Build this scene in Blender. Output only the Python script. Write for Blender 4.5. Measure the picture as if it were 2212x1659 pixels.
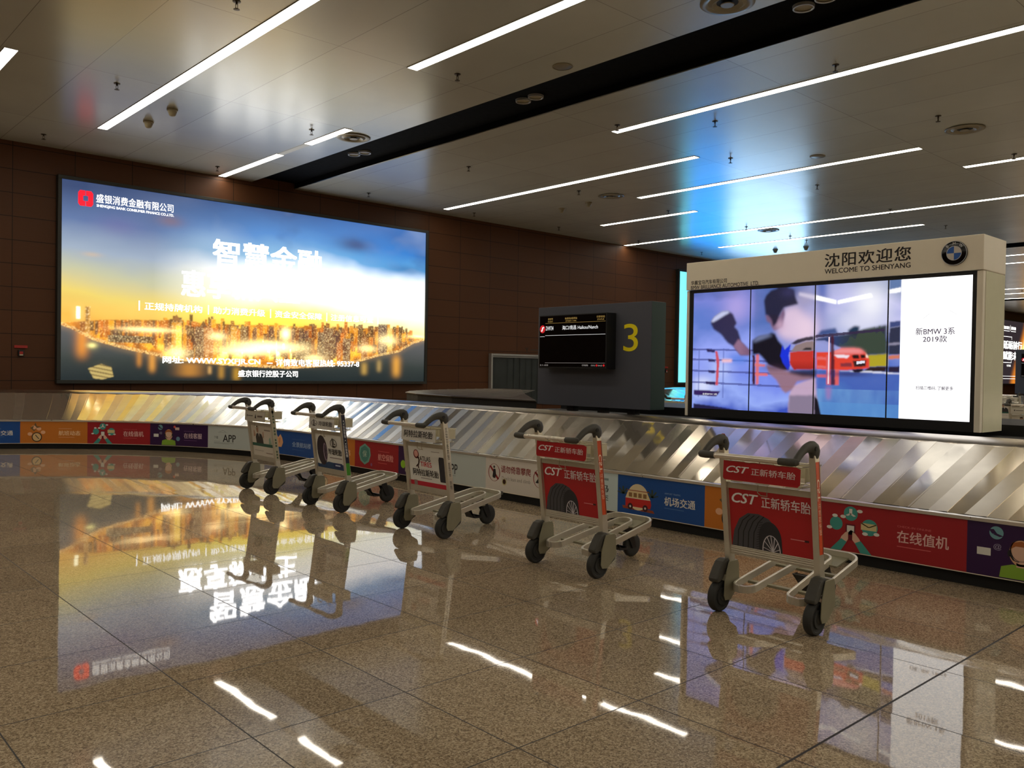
import bpy, bmesh, math, random
import numpy as np
from mathutils import Vector, Matrix
for o in list(bpy.data.objects): bpy.data.objects.remove(o)
sc = bpy.context.scene
C = sc.collection
random.seed(7); RNG = np.random.default_rng(7)
PI = math.pi

# ------------------------------------------------------------------ camera, world, exposure
cam = bpy.data.objects.new('camera', bpy.data.cameras.new('camera')); C.objects.link(cam)
cam.data.sensor_width = 36; cam.data.sensor_fit = 'HORIZONTAL'; cam.data.lens = 1836.4 * 36 / 2212
cam.data.clip_start = .05; cam.data.clip_end = 300
yaw, pitch, roll = [math.radians(a) for a in (47.485, .9006, -.9007)]
fw = Vector((math.cos(yaw) * math.cos(pitch), math.sin(yaw) * math.cos(pitch), -math.sin(pitch)))
r0 = Vector((math.sin(yaw), -math.cos(yaw), 0)); d0 = fw.cross(r0)
rt = math.cos(roll) * r0 + math.sin(roll) * d0; dn = -math.sin(roll) * r0 + math.cos(roll) * d0
m = Matrix.Identity(4)
for i in range(3): m[i][0], m[i][1], m[i][2] = rt[i], -dn[i], -fw[i]
m[0][3], m[1][3], m[2][3] = 0, 0, 1.42
cam.matrix_world = m
sc.camera = cam
sc.view_settings.view_transform = 'Standard'; sc.view_settings.look = 'None'
sc.view_settings.exposure = 0.0; sc.view_settings.gamma = 1; sc.view_settings.use_curve_mapping = False
w = bpy.data.worlds.new('world'); sc.world = w; w.use_nodes = True
w.node_tree.nodes['Background'].inputs[0].default_value = (1, .86, .68, 1)
w.node_tree.nodes['Background'].inputs[1].default_value = .02
sc.cycles.use_denoising = True; sc.cycles.max_bounces = 8
sc.cycles.sample_clamp_indirect = 6
STRIP_POWER = 13.0      # ceiling light strips (emission strength)
PIC = 1.0               # lit pictures
ZC, YW = 5.54, 18.0     # ceiling height, wall with the lightboxes

# ------------------------------------------------------------------ colours and materials
def lin(c): return c / 12.92 if c <= .04045 else ((c + .055) / 1.055) ** 2.4
def rgb(r, g, b, k=1.0): return (lin(r / 255) * k, lin(g / 255) * k, lin(b / 255) * k, 1)
class G:                                   # a small node-graph writer
    def __init__(s, name):
        s.m = bpy.data.materials.new(name); s.m.use_nodes = True; s.t = s.m.node_tree
        s.b = s.t.nodes['Principled BSDF']
    def n(s, kind, ins={}, **kw):
        nd = s.t.nodes.new('ShaderNode' + kind)
        for k, v in kw.items(): setattr(nd, k, v)
        for k, v in ins.items(): s.put(nd.inputs[k], v)
        return nd
    def put(s, sock, v):
        if isinstance(v, bpy.types.NodeSocket): s.t.links.new(v, sock)
        elif isinstance(v, bpy.types.Node): s.t.links.new(v.outputs[0], sock)
        else: sock.default_value = v
    def math(s, op, a, b=0.0, c=0.0):
        nd = s.n('Math', operation=op); s.put(nd.inputs[0], a); s.put(nd.inputs[1], b); s.put(nd.inputs[2], c); return nd.outputs[0]
    def mix(s, f, a, b, kind='MIX'):
        nd = s.n('MixRGB', blend_type=kind); s.put(nd.inputs[0], f); s.put(nd.inputs[1], a); s.put(nd.inputs[2], b); return nd.outputs[0]
    def set(s, **kw):
        for k, v in kw.items(): s.put(s.b.inputs[k.replace('_', ' ')], v)
        return s.m
    def ramp(s, f, stops, interp='LINEAR'):
        nd = s.n('ValToRGB', {0: f}); e = nd.color_ramp.elements; nd.color_ramp.interpolation = interp
        while len(e) < len(stops): e.new(.5)
        for k, (p, c) in enumerate(stops): e[k].position = p; e[k].color = c
        return nd.outputs[0]
M = {}
def simple(key, col, rough=.5, metal=0.0, var=.08, scale=9.0, **kw):
    g = G(key); pos = g.n('NewGeometry').outputs['Position']
    nz = g.n('TexNoise', {'Vector': pos, 'Scale': scale, 'Detail': 4.0}).outputs[0]
    k = g.math('MULTIPLY_ADD', nz, 2 * var, 1 - var)
    c = g.mix(1.0, col, g.n('CombineColor', {0: k, 1: k, 2: k}), 'MULTIPLY')
    rr = g.math('MULTIPLY_ADD', nz, .16, rough - .08)
    g.set(Base_Color=c, Roughness=rr, Metallic=metal)
    for a, v in kw.items(): g.put(g.b.inputs[a.replace('_', ' ')], v)
    M[key] = g.m
    return g.m
simple('black_plastic', rgb(22, 22, 23), .45)
simple('matte_black', rgb(13, 13, 14), .6)
simple('slot_black', rgb(5, 5, 6), .9, Specular_IOR_Level=.1)
simple('black_gloss', rgb(8, 8, 9), .12, var=.02)
simple('rubber', rgb(66, 64, 57), .62, scale=40)
simple('tyre', rgb(46, 46, 44), .7, scale=60)
simple('trolley_metal', rgb(212, 206, 190), .36, .65, var=.1, scale=14)
simple('trolley_plate', rgb(142, 137, 114), .5, .35, var=.12, scale=18)
simple('wire', rgb(190, 182, 160), .3, .9)
simple('bar_metal', rgb(225, 215, 200), .3, .5)
simple('cream_plastic', rgb(205, 196, 165), .5)
simple('white_board', rgb(250, 240, 218), .42, var=.02)
simple('board_side', rgb(240, 236, 204), .16, var=.03)
simple('charcoal', rgb(78, 80, 90), .5, var=.03)
simple('teal_grey', rgb(62, 84, 84), .45, var=.03)
simple('edge_metal', rgb(228, 222, 214), .3, .7, var=.04)
simple('frame_metal', rgb(190, 190, 186), .35, .6)
simple('sprinkler', rgb(70, 58, 40), .4, .6)
simple('detector', rgb(150, 138, 108), .5)
simple('vent', rgb(150, 142, 122), .4, .3)
simple('curtain', rgb(52, 58, 58), .4, var=.3, scale=3)
simple('dark_frame', rgb(46, 48, 44), .5)
simple('red_box', rgb(170, 40, 32), .4)
simple('orange_wear', rgb(190, 92, 50), .6, var=.3, scale=60)
simple('deck_metal', rgb(74, 64, 56), .35, .6, var=.15, scale=5)

def emit(key, col, k):
    g = G(key); g.set(Base_Color=(.02, .02, .02, 1), Emission_Color=col, Emission_Strength=k); M[key] = g.m
emit('strip_light', (1, .915, .77, 1), STRIP_POWER)
emit('strip_unlit_glow', (1, .93, .8, 1), .25)  # switched-off segment, given a faint glow of its own
emit('text_white', (1, 1, 1, 1), 5.0)
emit('text_soft', (1, .98, .93, 1), 2.2)
emit('text_red', rgb(255, 20, 40), 1.6)
emit('display_white', (1, 1, 1, 1), .95)
emit('display_gold', rgb(210, 170, 90), .6)
emit('display_red', rgb(215, 25, 35), .8)
emit('display_dim', rgb(200, 190, 185), .6)
def attr_mat(key, glow):
    g = G(key); a = g.n('VertexColor', layer_name='Col').outputs[0]
    if glow: g.set(Base_Color=(.01, .01, .01, 1), Roughness=.25, Emission_Color=a, Emission_Strength=PIC)
    else: g.set(Base_Color=a, Roughness=.42)
    M[key] = g.m
attr_mat('print', False); attr_mat('backlit', True)

def floor_mat():
    g = G('granite_tiles'); pos = g.n('NewGeometry').outputs['Position']
    x, y, _ = g.n('SeparateXYZ', {0: pos}).outputs
    tx = g.math('DIVIDE', g.math('SUBTRACT', x, 2.893), .7125); ty = g.math('DIVIDE', g.math('SUBTRACT', y, 1.585), .7285)
    ix, iy = g.math('FLOOR', tx), g.math('FLOOR', ty)
    fx, fy = g.math('FRACT', g.math('ADD', tx, 200)), g.math('FRACT', g.math('ADD', ty, 200))
    dx = g.math('MULTIPLY', g.math('MINIMUM', fx, g.math('SUBTRACT', 1, fx)), .7125)
    dy = g.math('MULTIPLY', g.math('MINIMUM', fy, g.math('SUBTRACT', 1, fy)), .7285)
    joint = g.math('LESS_THAN', g.math('MINIMUM', dx, dy), .003)
    wide = g.math('LESS_THAN', g.math('ABSOLUTE', g.math('SUBTRACT', y, 1.585)), .0055)
    joint = g.math('MAXIMUM', joint, wide)
    rnd = g.n('TexWhiteNoise', {'Vector': g.n('CombineXYZ', {0: ix, 1: iy})}, noise_dimensions='3D')
    v1 = g.n('TexVoronoi', {'Vector': pos, 'Scale': 150.0}).outputs['Color']
    v1 = g.n('SeparateXYZ', {0: v1}).outputs[0]
    v2 = g.n('TexNoise', {'Vector': pos, 'Scale': 260.0, 'Detail': 3.0}).outputs[0]
    big = g.n('TexNoise', {'Vector': pos, 'Scale': 1.3, 'Detail': 3.0}).outputs[0]
    sp = g.math('MULTIPLY_ADD', v2, .9, g.math('MULTIPLY', v1, .55))
    col = g.ramp(sp, [(.30, rgb(74, 63, 52)), (.55, rgb(142, 124, 101)), (.78, rgb(168, 149, 122)), (1.0, rgb(200, 182, 154))])
    tint = g.math('ADD', g.math('MULTIPLY_ADD', rnd.outputs[0], .16, .84), g.math('MULTIPLY_ADD', big, .3, -.1))
    col = g.mix(1.0, col, g.n('CombineColor', {0: tint, 1: tint, 2: tint}), 'MULTIPLY')
    col = g.mix(joint, col, rgb(28, 23, 19))
    # each tile lies a hair out of level, and its polish is a little wavy
    wob = g.n('TexNoise', {'Vector': pos, 'Scale': 7.0, 'Detail': 1.0}).outputs['Color']
    wv = g.n('VectorMath', {0: wob, 1: (.5, .5, .5)}, operation='SUBTRACT').outputs[0]
    wv = g.n('VectorMath', {0: wv, 'Scale': .0042}, operation='SCALE').outputs[0]
    tv = g.n('VectorMath', {0: rnd.outputs[1], 1: (.5, .5, .5)}, operation='SUBTRACT').outputs[0]
    tv = g.n('VectorMath', {0: tv, 'Scale': .0032}, operation='SCALE').outputs[0]
    nv = g.n('VectorMath', {0: wv, 1: tv}, operation='ADD').outputs[0]
    nv = g.n('VectorMath', {0: nv, 1: (0, 0, 1)}, operation='ADD').outputs[0]
    nv = g.n('VectorMath', {0: nv}, operation='NORMALIZE').outputs[0]
    rough = g.math('MAXIMUM', g.math('MULTIPLY_ADD', v2, .04, .008), g.math('MULTIPLY', joint, .6))
    M['floor'] = g.set(Base_Color=col, Roughness=rough, Normal=nv, IOR=1.52)
floor_mat()
def ceiling_mat():
    g = G('ceiling_panels'); pos = g.n('NewGeometry').outputs['Position']
    x, y, _ = g.n('SeparateXYZ', {0: pos}).outputs
    tx = g.math('DIVIDE', g.math('SUBTRACT', x, 3.62), 1.05); ty = g.math('DIVIDE', y, 3.205)
    fx, fy = g.math('FRACT', g.math('ADD', tx, 100)), g.math('FRACT', g.math('ADD', ty, 100))
    dx = g.math('MULTIPLY', g.math('MINIMUM', fx, g.math('SUBTRACT', 1, fx)), 1.05)
    dy = g.math('MULTIPLY', g.math('MINIMUM', fy, g.math('SUBTRACT', 1, fy)), 3.205)
    seam = g.math('LESS_THAN', g.math('MINIMUM', dx, dy), .004)
    rnd = g.n('TexWhiteNoise', {'Vector': g.n('CombineXYZ', {0: g.math('FLOOR', tx), 1: g.math('FLOOR', ty)})}, noise_dimensions='3D')
    nz = g.n('TexNoise', {'Vector': pos, 'Scale': 1.1, 'Detail': 3.0}).outputs[0]
    t = g.math('ADD', g.math('MULTIPLY_ADD', rnd.outputs[0], .08, .9), g.math('MULTIPLY_ADD', nz, .14, -.07))
    col = g.mix(1.0, rgb(208, 208, 196), g.n('CombineColor', {0: t, 1: t, 2: t}), 'MULTIPLY')
    col = g.mix(g.math('MULTIPLY', seam, .6), col, rgb(70, 62, 50))
    tv = g.n('VectorMath', {0: rnd.outputs[1], 1: (.5, .5, .5)}, operation='SUBTRACT').outputs[0]
    tv = g.n('VectorMath', {0: tv, 'Scale': .01}, operation='SCALE').outputs[0]
    nv = g.n('VectorMath', {0: tv, 1: (0, 0, -1)}, operation='ADD').outputs[0]
    nv = g.n('VectorMath', {0: nv}, operation='NORMALIZE').outputs[0]
    M['ceiling'] = g.set(Base_Color=col, Roughness=g.math('MULTIPLY_ADD', nz, .06, .215), Normal=nv, Metallic=.14, IOR=1.8)
ceiling_mat()
def wall_mat():
    g = G('brown_wall_panels'); pos = g.n('NewGeometry').outputs['Position']
    x, y, z = g.n('SeparateXYZ', {0: pos}).outputs
    h = g.math('ADD', g.math('ADD', x, y), 100)
    tx = g.math('DIVIDE', g.math('SUBTRACT', h, 118.0 + 15.6), 1.07); tz = g.math('DIVIDE', g.math('SUBTRACT', z, .215), .437)
    fx, fz = g.math('FRACT', g.math('ADD', tx, 300)), g.math('FRACT', g.math('ADD', tz, 10))
    dx = g.math('MULTIPLY', g.math('MINIMUM', fx, g.math('SUBTRACT', 1, fx)), 1.07)
    dz = g.math('MULTIPLY', g.math('MINIMUM', fz, g.math('SUBTRACT', 1, fz)), .437)
    seam = g.math('LESS_THAN', g.math('MINIMUM', dx, dz), .006)
    rnd = g.n('TexWhiteNoise', {'Vector': g.n('CombineXYZ', {0: g.math('FLOOR', tx), 1: g.math('FLOOR', tz)})}, noise_dimensions='3D').outputs[0]
    grain = g.n('TexNoise', {'Vector': g.n('VectorMath', {0: pos, 1: (2, 2, 30)}, operation='MULTIPLY').outputs[0], 'Scale': 1.5, 'Detail': 4.0}).outputs[0]
    t = g.math('ADD', g.math('MULTIPLY_ADD', rnd, .1, .84), g.math('MULTIPLY', grain, .16))
    col = g.mix(1.0, rgb(90, 56, 33), g.n('CombineColor', {0: t, 1: t, 2: t}), 'MULTIPLY')
    col = g.mix(seam, col, rgb(32, 22, 15))
    M['wall'] = g.set(Base_Color=col, Roughness=.5, Specular_IOR_Level=.25)
wall_mat()
def slat_mat():                              # per slat: red = tint, green = how satin its finish is
    g = G('slats'); a = g.n('SeparateColor', {0: g.n('VertexColor', layer_name='Col').outputs[0]}); pos = g.n('NewGeometry').outputs['Position']
    nz = g.n('TexNoise', {'Vector': pos, 'Scale': 6.0, 'Detail': 5.0}).outputs[0]
    col = g.mix(1.0, rgb(244, 232, 210), g.n('CombineColor', {0: a.outputs[0], 1: a.outputs[0], 2: a.outputs[0]}), 'MULTIPLY')
    col = g.mix(g.math('MULTIPLY', nz, .25), col, rgb(120, 110, 96))
    r = g.math('ADD', g.math('MULTIPLY_ADD', nz, .12, -.03), a.outputs[1])
    M['slats'] = g.set(Base_Color=col, Roughness=r, Metallic=.85)
slat_mat()
simple('rail', rgb(214, 206, 196), .22, 1.0, var=.05, scale=5)

# ------------------------------------------------------------------ mesh building
class MB:
    def __init__(s): s.v = []; s.f = []; s.c = []
    def add(s, vs, fs, col=None):
        k = len(s.v); s.v += [tuple(p) for p in vs]; s.f += [tuple(i + k for i in f) for f in fs]
        s.c += [col] * len(fs); return s
    def box(s, x0, x1, y0, y1, z0, z1, col=None):
        return s.add([(x0, y0, z0), (x1, y0, z0), (x1, y1, z0), (x0, y1, z0), (x0, y0, z1), (x1, y0, z1), (x1, y1, z1), (x0, y1, z1)],
                     [(0, 3, 2, 1), (4, 5, 6, 7), (0, 1, 5, 4), (1, 2, 6, 5), (2, 3, 7, 6), (3, 0, 4, 7)], col)
    def prism(s, poly, a0, a1, axis='y', col=None):
        def P(p, a): return (p[0], a, p[1]) if axis == 'y' else ((a, p[0], p[1]) if axis == 'x' else (p[0], p[1], a))
        n = len(poly)
        vs = [P(p, a0) for p in poly] + [P(p, a1) for p in poly]
        fs = [tuple(range(n))[::-1], tuple(range(n, 2 * n))] + [(i, (i + 1) % n, n + (i + 1) % n, n + i) for i in range(n)]
        return s.add(vs, fs, col)
    def sweep(s, path, sect, closed=False, scale=None, up=(0, 0, 1), caps=True):
        pts = [Vector(p) for p in path]; n = len(pts); k = len(sect); vs = []; up = Vector(up)
        for i, p in enumerate(pts):
            a = pts[i - 1] if (i or closed) else p; b = pts[(i + 1) % n] if (i < n - 1 or closed) else p
            t = (b - a).normalized(); sd = t.cross(up)
            if sd.length < 1e-4: sd = t.cross(Vector((1, 0, 0)))
            sd.normalize(); u2 = sd.cross(t).normalized()
            q = scale[i] if scale else (1, 1)
            if not isinstance(q, tuple): q = (q, q)
            vs += [p + sd * (x * q[0]) + u2 * (y * q[1]) for x, y in sect]
        fs = []
        for i in range(n if closed else n - 1):
            j = (i + 1) % n
            fs += [(i * k + a, i * k + (a + 1) % k, j * k + (a + 1) % k, j * k + a) for a in range(k)]
        if caps and not closed: fs += [tuple(range(k))[::-1], tuple((n - 1) * k + a for a in range(k))]
        return s.add(vs, fs)
    def tube(s, path, r, n=8, **kw): return s.sweep(path, [(r * math.cos(2 * PI * a / n), r * math.sin(2 * PI * a / n)) for a in range(n)], **kw)
    def lathe(s, prof, c, axis='z', n=28):
        vs = []; k = len(prof)
        for i in range(n):
            a = 2 * PI * i / n; ca, sa = math.cos(a), math.sin(a)
            for r, h in prof:
                vs.append((c[0] + r * ca, c[1] + r * sa, c[2] + h) if axis == 'z' else ((c[0] + r * ca, c[1] + h, c[2] + r * sa) if axis == 'y' else (c[0] + h, c[1] + r * ca, c[2] + r * sa)))
        fs = []
        for i in range(n):
            j = (i + 1) % n
            fs += [(i * k + a, i * k + a + 1, j * k + a + 1, j * k + a) for a in range(k - 1)]
        return s.add(vs, fs)
    def build(s, name, mat, parent=None, smooth=False, bevel=0, loc=None):
        me = bpy.data.meshes.new(name); me.from_pydata(s.v, [], s.f); me.update()
        if any(c is not None for c in s.c):
            at = me.color_attributes.new('Col', 'FLOAT_COLOR', 'CORNER'); buf = []
            for f, c in zip(me.polygons, s.c): buf += list(c or (1, 1, 1, 1)) * f.loop_total
            at.data.foreach_set('color', buf)
        bm = bmesh.new(); bm.from_mesh(me)
        if mat not in ('print', 'backlit') and all(c is None for c in s.c): bmesh.ops.recalc_face_normals(bm, faces=bm.faces)
        bm.to_mesh(me); bm.free()
        me.materials.append(M[mat])
        o = bpy.data.objects.new(name, me); C.objects.link(o)
        if loc: o.location = loc
        if smooth:
            for p in me.polygons: p.use_smooth = True
            md = o.modifiers.new('weld', 'EDGE_SPLIT'); md.split_angle = math.radians(38)
        if bevel:
            md = o.modifiers.new('soft', 'BEVEL'); md.width = bevel; md.segments = 2; md.limit_method = 'ANGLE'
        if parent: o.parent = parent
        return o
def thing(name, label, cat, loc=(0, 0, 0), rz=0, group=None):
    o = bpy.data.objects.new(name, None); C.objects.link(o); o.empty_display_size = .2
    o.location = loc; o.rotation_euler = (0, 0, rz); o['label'] = label; o['category'] = cat
    if group: o['group'] = group
    return o
def tag(o, label, cat, group=None):
    o['label'] = label; o['category'] = cat
    if group: o['group'] = group
    return o
def struct(o, label=None):
    o['kind'] = 'structure'
    if label: o['label'] = label
    return o
KIDS = {}
def copy_tree(o, loc=None, rz=None, label=None, group=None, parent=None):
    c = o.copy(); C.objects.link(c)
    if parent: c.parent = parent
    if loc is not None: c.location = loc
    if rz is not None: c.rotation_euler = (0, 0, rz)
    if label: c['label'] = label
    if group: c['group'] = group
    for ch in [q for q in bpy.data.objects if q.parent == o]: copy_tree(ch, parent=c)
    return c

# ------------------------------------------------------------------ lettering
_txt = {}
def glyphs(s, bold=0.0, res=3, shear=0.0, space=1.0):
    key = (s, bold, res, shear, space)
    if key not in _txt:
        cu = bpy.data.curves.new('lettering', 'FONT'); cu.body = s; cu.size = 1; cu.resolution_u = res; cu.offset = bold; cu.shear = shear; cu.space_character = space
        o = bpy.data.objects.new('lettering', cu); C.objects.link(o); bpy.context.view_layer.update()
        me = bpy.data.meshes.new_from_object(o.evaluated_get(bpy.context.evaluated_depsgraph_get()))
        v = np.array([p.co[:2] for p in me.vertices]).reshape(-1, 2); f = [tuple(p.vertices) for p in me.polygons]
        bpy.data.objects.remove(o); bpy.data.curves.remove(cu); bpy.data.meshes.remove(me)
        if len(v): v = (v - v.min(0)) / np.maximum(v.max(0) - v.min(0), 1e-6), float((v.max(0) - v.min(0))[0] / max((v.max(0) - v.min(0))[1], 1e-6))
        _txt[key] = (v[0], f, v[1])
    return _txt[key]
class Art:                                  # flat printed shapes on a surface: f maps (u, v, height) to a place
    def __init__(s, f): s.f = f; s.m = MB(); s.h = .0006
    def poly(s, pts, col, h=None): s.m.add([s.f(u, v, s.h if h is None else h) for u, v in pts], [tuple(range(len(pts)))], col); return s
    def rect(s, u0, v0, u1, v1, col, n=1):
        for k in range(n):
            a, b = u0 + (u1 - u0) * k / n, u0 + (u1 - u0) * (k + 1) / n
            s.poly([(a, v0), (b, v0), (b, v1), (a, v1)], col)
        return s
    def disc(s, u, v, r, col, ry=None, n=24, a0=0, a1=2 * PI):
        ry = ry or r; full = a1 - a0 > 6.28
        return s.poly([(u + r * math.cos(a0 + (a1 - a0) * k / (n if full else n - 1)), v + ry * math.sin(a0 + (a1 - a0) * k / (n if full else n - 1))) for k in range(n)], col)
    def ring(s, u, v, r, wd, col, ry=None, n=28):
        ry = ry or r
        for k in range(n):
            a, b = 2 * PI * k / n, 2 * PI * (k + 1) / n
            s.poly([(u + r * math.cos(a), v + ry * math.sin(a)), (u + r * math.cos(b), v + ry * math.sin(b)), (u + (r - wd) * math.cos(b), v + (ry - wd) * math.sin(b)), (u + (r - wd) * math.cos(a), v + (ry - wd) * math.sin(a))], col)
        return s
    def line(s, pts, wd, col):
        for (a, b), (c, d) in zip(pts[:-1], pts[1:]):
            t = Vector((c - a, d - b)).normalized() * wd / 2
            s.poly([(a - t.y, b + t.x), (a + t.y, b - t.x), (c + t.y, d - t.x), (c - t.y, d + t.x)], col)
        return s
    def text(s, body, u0, v0, u1, v1, col, bold=0.0, keep=False, vertical=False, shear=0.0, res=3, space=1.0):
        v, f, asp = glyphs(body, 0.0, res, shear, space)
        if keep:                             # keep the letters' own shape inside the height given
            u1 = u0 + (v1 - v0) * asp
        # a bold face: the same letters set several times a hair apart
        w_ = max(0.0, bold) * .55; sh = [(0, 0)] if w_ == 0 else [(-w_, -w_ * .6), (w_, -w_ * .6), (-w_, w_ * .6), (w_, w_ * .6)]
        for k, (du, dv) in enumerate(sh):
            h = s.h + k * .00012
            if vertical: q = [s.f(u1 - (u1 - u0) * (b + dv * 2), v1 - (v1 - v0) * (a + du / asp), h) for a, b in v]
            else: q = [s.f(u0 + (u1 - u0) * (a + du / asp), v0 + (v1 - v0) * (b + dv), h) for a, b in v]
            s.m.add(q, f, col)
        return s
    def up(s, k=1): s.h += .0006 * k; return s
    def build(s, name, parent, mat='print'): return s.m.build(name, mat, parent)

# ------------------------------------------------------------------ the hall
def slab(name, *b, mat): return struct(MB().box(*b).build(name, mat))
slab('floor', -9, 76, -13, 18.2, -.2, 0, mat='floor')
slab('wall_back', -9.2, 76, YW, YW + .2, 0, 6.3, mat='wall')
slab('wall_front', -9.2, 76, -13.2, -13, 0, 6.3, mat='wall')
slab('wall_left', -9.2, -9, -13, YW, 0, 6.3, mat='wall')
slab('wall_right', 76, 76.2, -13, YW, 0, 6.3, mat='wall')
SLOTS = [(8.53, 9.58), (28.68, 29.68), (48.9, 49.95)]
cm = MB(); xs = [-9] + [q for s in SLOTS for q in s] + [76]
for a, b in zip(xs[::2], xs[1::2]): cm.box(a, b, -13, YW, ZC, ZC + .015)
struct(cm.build('ceiling', 'ceiling'))
for k, (a, b) in enumerate(SLOTS):
    t = MB().box(a - .1, b + .1, -13, YW, ZC + .13, ZC + .15).box(a - .1, a, -13, YW, ZC + .016, ZC + .13).box(b, b + .1, -13, YW, ZC + .016, ZC + .13)
    struct(t.build('trim_%d' % (k + 1), 'slot_black'), 'dark slot running across the ceiling')
slab('baseboard_back', -9, 76, YW - .03, YW, 0, .12, mat='matte_black')

# ------------------------------------------------------------------ ceiling light strips: (x, y0, y1, label)
STR = [
 (2.69, 12.75, 16.2, 'short ceiling light strip cut off by the photo edge, near the city lightbox'),
 (4.76, 6.45, 15.9, 'long ceiling light strip pointing at the city lightbox, beside two dome smoke detectors'),
 (6.87, 3.25, 9.62, 'ceiling light strip on the camera side of the dark slot, near the ceiling speaker'),
 (7.82, 15.28, 17.95, 'half-dimmed ceiling light strip touching the brown wall just before the dark slot'),
 (7.82, 12.8, 14.2, 'very short ceiling light strip beside the round air vent at the dark slot'),
 (11.15, -.1, 9.66, 'ceiling light strip nearest past the dark slot, long and unbroken to the photo edge'),
 (13.5, 9.63, 17.35, 'ceiling light strip past the dark slot whose end almost reaches the brown wall'),
 (15.75, 6.4, 12.85, 'ceiling light strip with both ends in view crossing the blue reflection'),
 (18.0, 12.83, 16.0, 'short ceiling light strip in front of the blue reflection, above the number board'),
 (17.75, -.1, 6.37, 'ceiling light strip high above the tall white display, cut by the photo edge'),
 (21.35, 3.2, 17.95, 'longest thin ceiling light strip above the white display, starting at the brown wall'),
 (23.68, 9.5, 15.95, 'ceiling light strip just over the top edge of the white display'),
 (31.5, 1.0, 13.0, 'first ceiling light strip beyond the white display in the next hall'),
 (33.65, 1.0, 13.0, 'second ceiling light strip beyond the white display in the next hall'),
 (43.3, 3.0, 16.0, 'third ceiling light strip in the next hall, near the far smoke detector'),
 (45.75, 3.0, 16.0, 'fourth ceiling light strip in the next hall, before the second dark slot'),
 (48.6, 3.0, 16.5, 'ceiling light strip right in front of the far dark slot'),
 (55.0, 6.0, 16.3, 'farthest short ceiling light strip above the orange lightbox'),
]
for x, y in ((-6, -3), (-2, -3), (2.69, -9), (6.87, -9), (11.15, -7.2), (13.5, -7.2), (15.75, -7.2), (18.0, -7.2), (20.4, -7.2), (12.3, -7.2), (9.9, -7.2), (-4, 7), (0.4, 3), (25.5, -9), (31.5, -9), (-.5, -10), (-6, -11.5), (-4, -11.5), (1, -6.9), (2.69, -12.6), (4.8, -7), (5.8, -12.8), (7.9, -7), (14.6, -7.2), (16.9, -7.2), (19.2, -7.2), (22.5, -7.2), (24.2, -7.2), (-7.5, 3), (-5.8, 9.5), (-2, 4.5), (-1.5, 11), (11.9, -12.7), (15, -12.7), (18.6, -12.7)):  # unseen strips added to brighten the hall
    STR.append((x, y, y + 6.4, 'added fill light strip behind the camera, outside the photo'))
for x, a, b, lab in STR:
    hid = 'behind the camera' in lab
    e = thing('ceiling_light', lab, 'ceiling light', (x, (a + b) / 2, ZC), group='added light strips behind the camera' if hid else 'ceiling light strips')
    h = (b - a) / 2
    MB().box(-.078, .078, -h, h, -.006, -.002).build('diffuser', 'strip_light', e)
    f = MB()
    for s in (-1, 1): f.box(s * .078 if s > 0 else -.086, .086 if s > 0 else -.078, -h - .008, h + .008, -.008, 0)
    f.box(-.078, .078, -h - .008, -h, -.008, 0).box(-.078, .078, h, h + .008, -.008, 0)
    f.build('trim_frame', 'frame_metal', e)
t = thing('ceiling_light', 'faintly glowing unlit gap segment between the two short light strips by the dark slot', 'ceiling light', (7.82, 14.74, ZC), group='ceiling light strips')
MB().box(-.06, .06, -.53, .53, -.006, -.001).build('diffuser', 'strip_unlit_glow', t)

# ------------------------------------------------------------------ small ceiling fittings
sp = thing('sprinkler', 'small dark sprinkler head hanging from the pale ceiling panels', 'sprinkler', (4.15, 13.2, ZC), group='ceiling sprinklers')
MB().lathe([(0, 0), (.045, 0), (.045, -.008), (.012, -.012), (.012, -.035), (0, -.035)], (0, 0, 0), n=14).build('escutcheon', 'sprinkler', sp, True)
MB().box(-.014, -.01, -.004, .004, -.08, -.03).box(.01, .014, -.004, .004, -.08, -.03).box(-.014, .014, -.006, .006, -.09, -.076).build('frame', 'sprinkler', sp)
MB().lathe([(0, -.088), (.036, -.09), (.036, -.094), (0, -.096)], (0, 0, 0), n=12).build('deflector', 'sprinkler', sp)
for x, y in [(4.19, 9.27), (4.12, 17.07), (7.39, 13.3), (7.38, 17.16), (7.44, 9.34), (10.77, 5.5), (10.86, 9.35), (11.81, 8.08), (14.0, 5.43), (14.04, 9.24), (10.99, 13.39), (14.2, 13.34), (17.49, 13.31), (11.01, 17.1), (14.33, 17.2), (17.34, 5.37), (17.31, 9.2), (20.87, 13.18), (21.0, 9.23), (24.26, 17.03), (23.12, 13.11), (24.15, 13.15), (24.24, 9.14), (20.86, 17.0), (17.4, 17.1), (44.5, 13.3)]:
    copy_tree(sp, (x, y, ZC))
SD = [(5.18, 14.85, 'pale dome smoke detector by the long light strip, nearer the city lightbox'), (5.21, 13.87, 'pale dome smoke detector by the long light strip, farther from the city lightbox'),
      (25.28, 14.86, 'pale smoke detector above the white display, the one nearer the wall'), (25.36, 13.82, 'pale smoke detector above the white display, beside a sprinkler'),
      (15.43, 15.08, 'faint smoke detector beyond the dark slot, nearer the brown wall'), (15.33, 14.07, 'faint smoke detector beyond the dark slot, beside the round air vent'),
      (46.0, 14.6, 'small smoke detector in the next hall beyond the white display')]
sd = None
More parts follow.
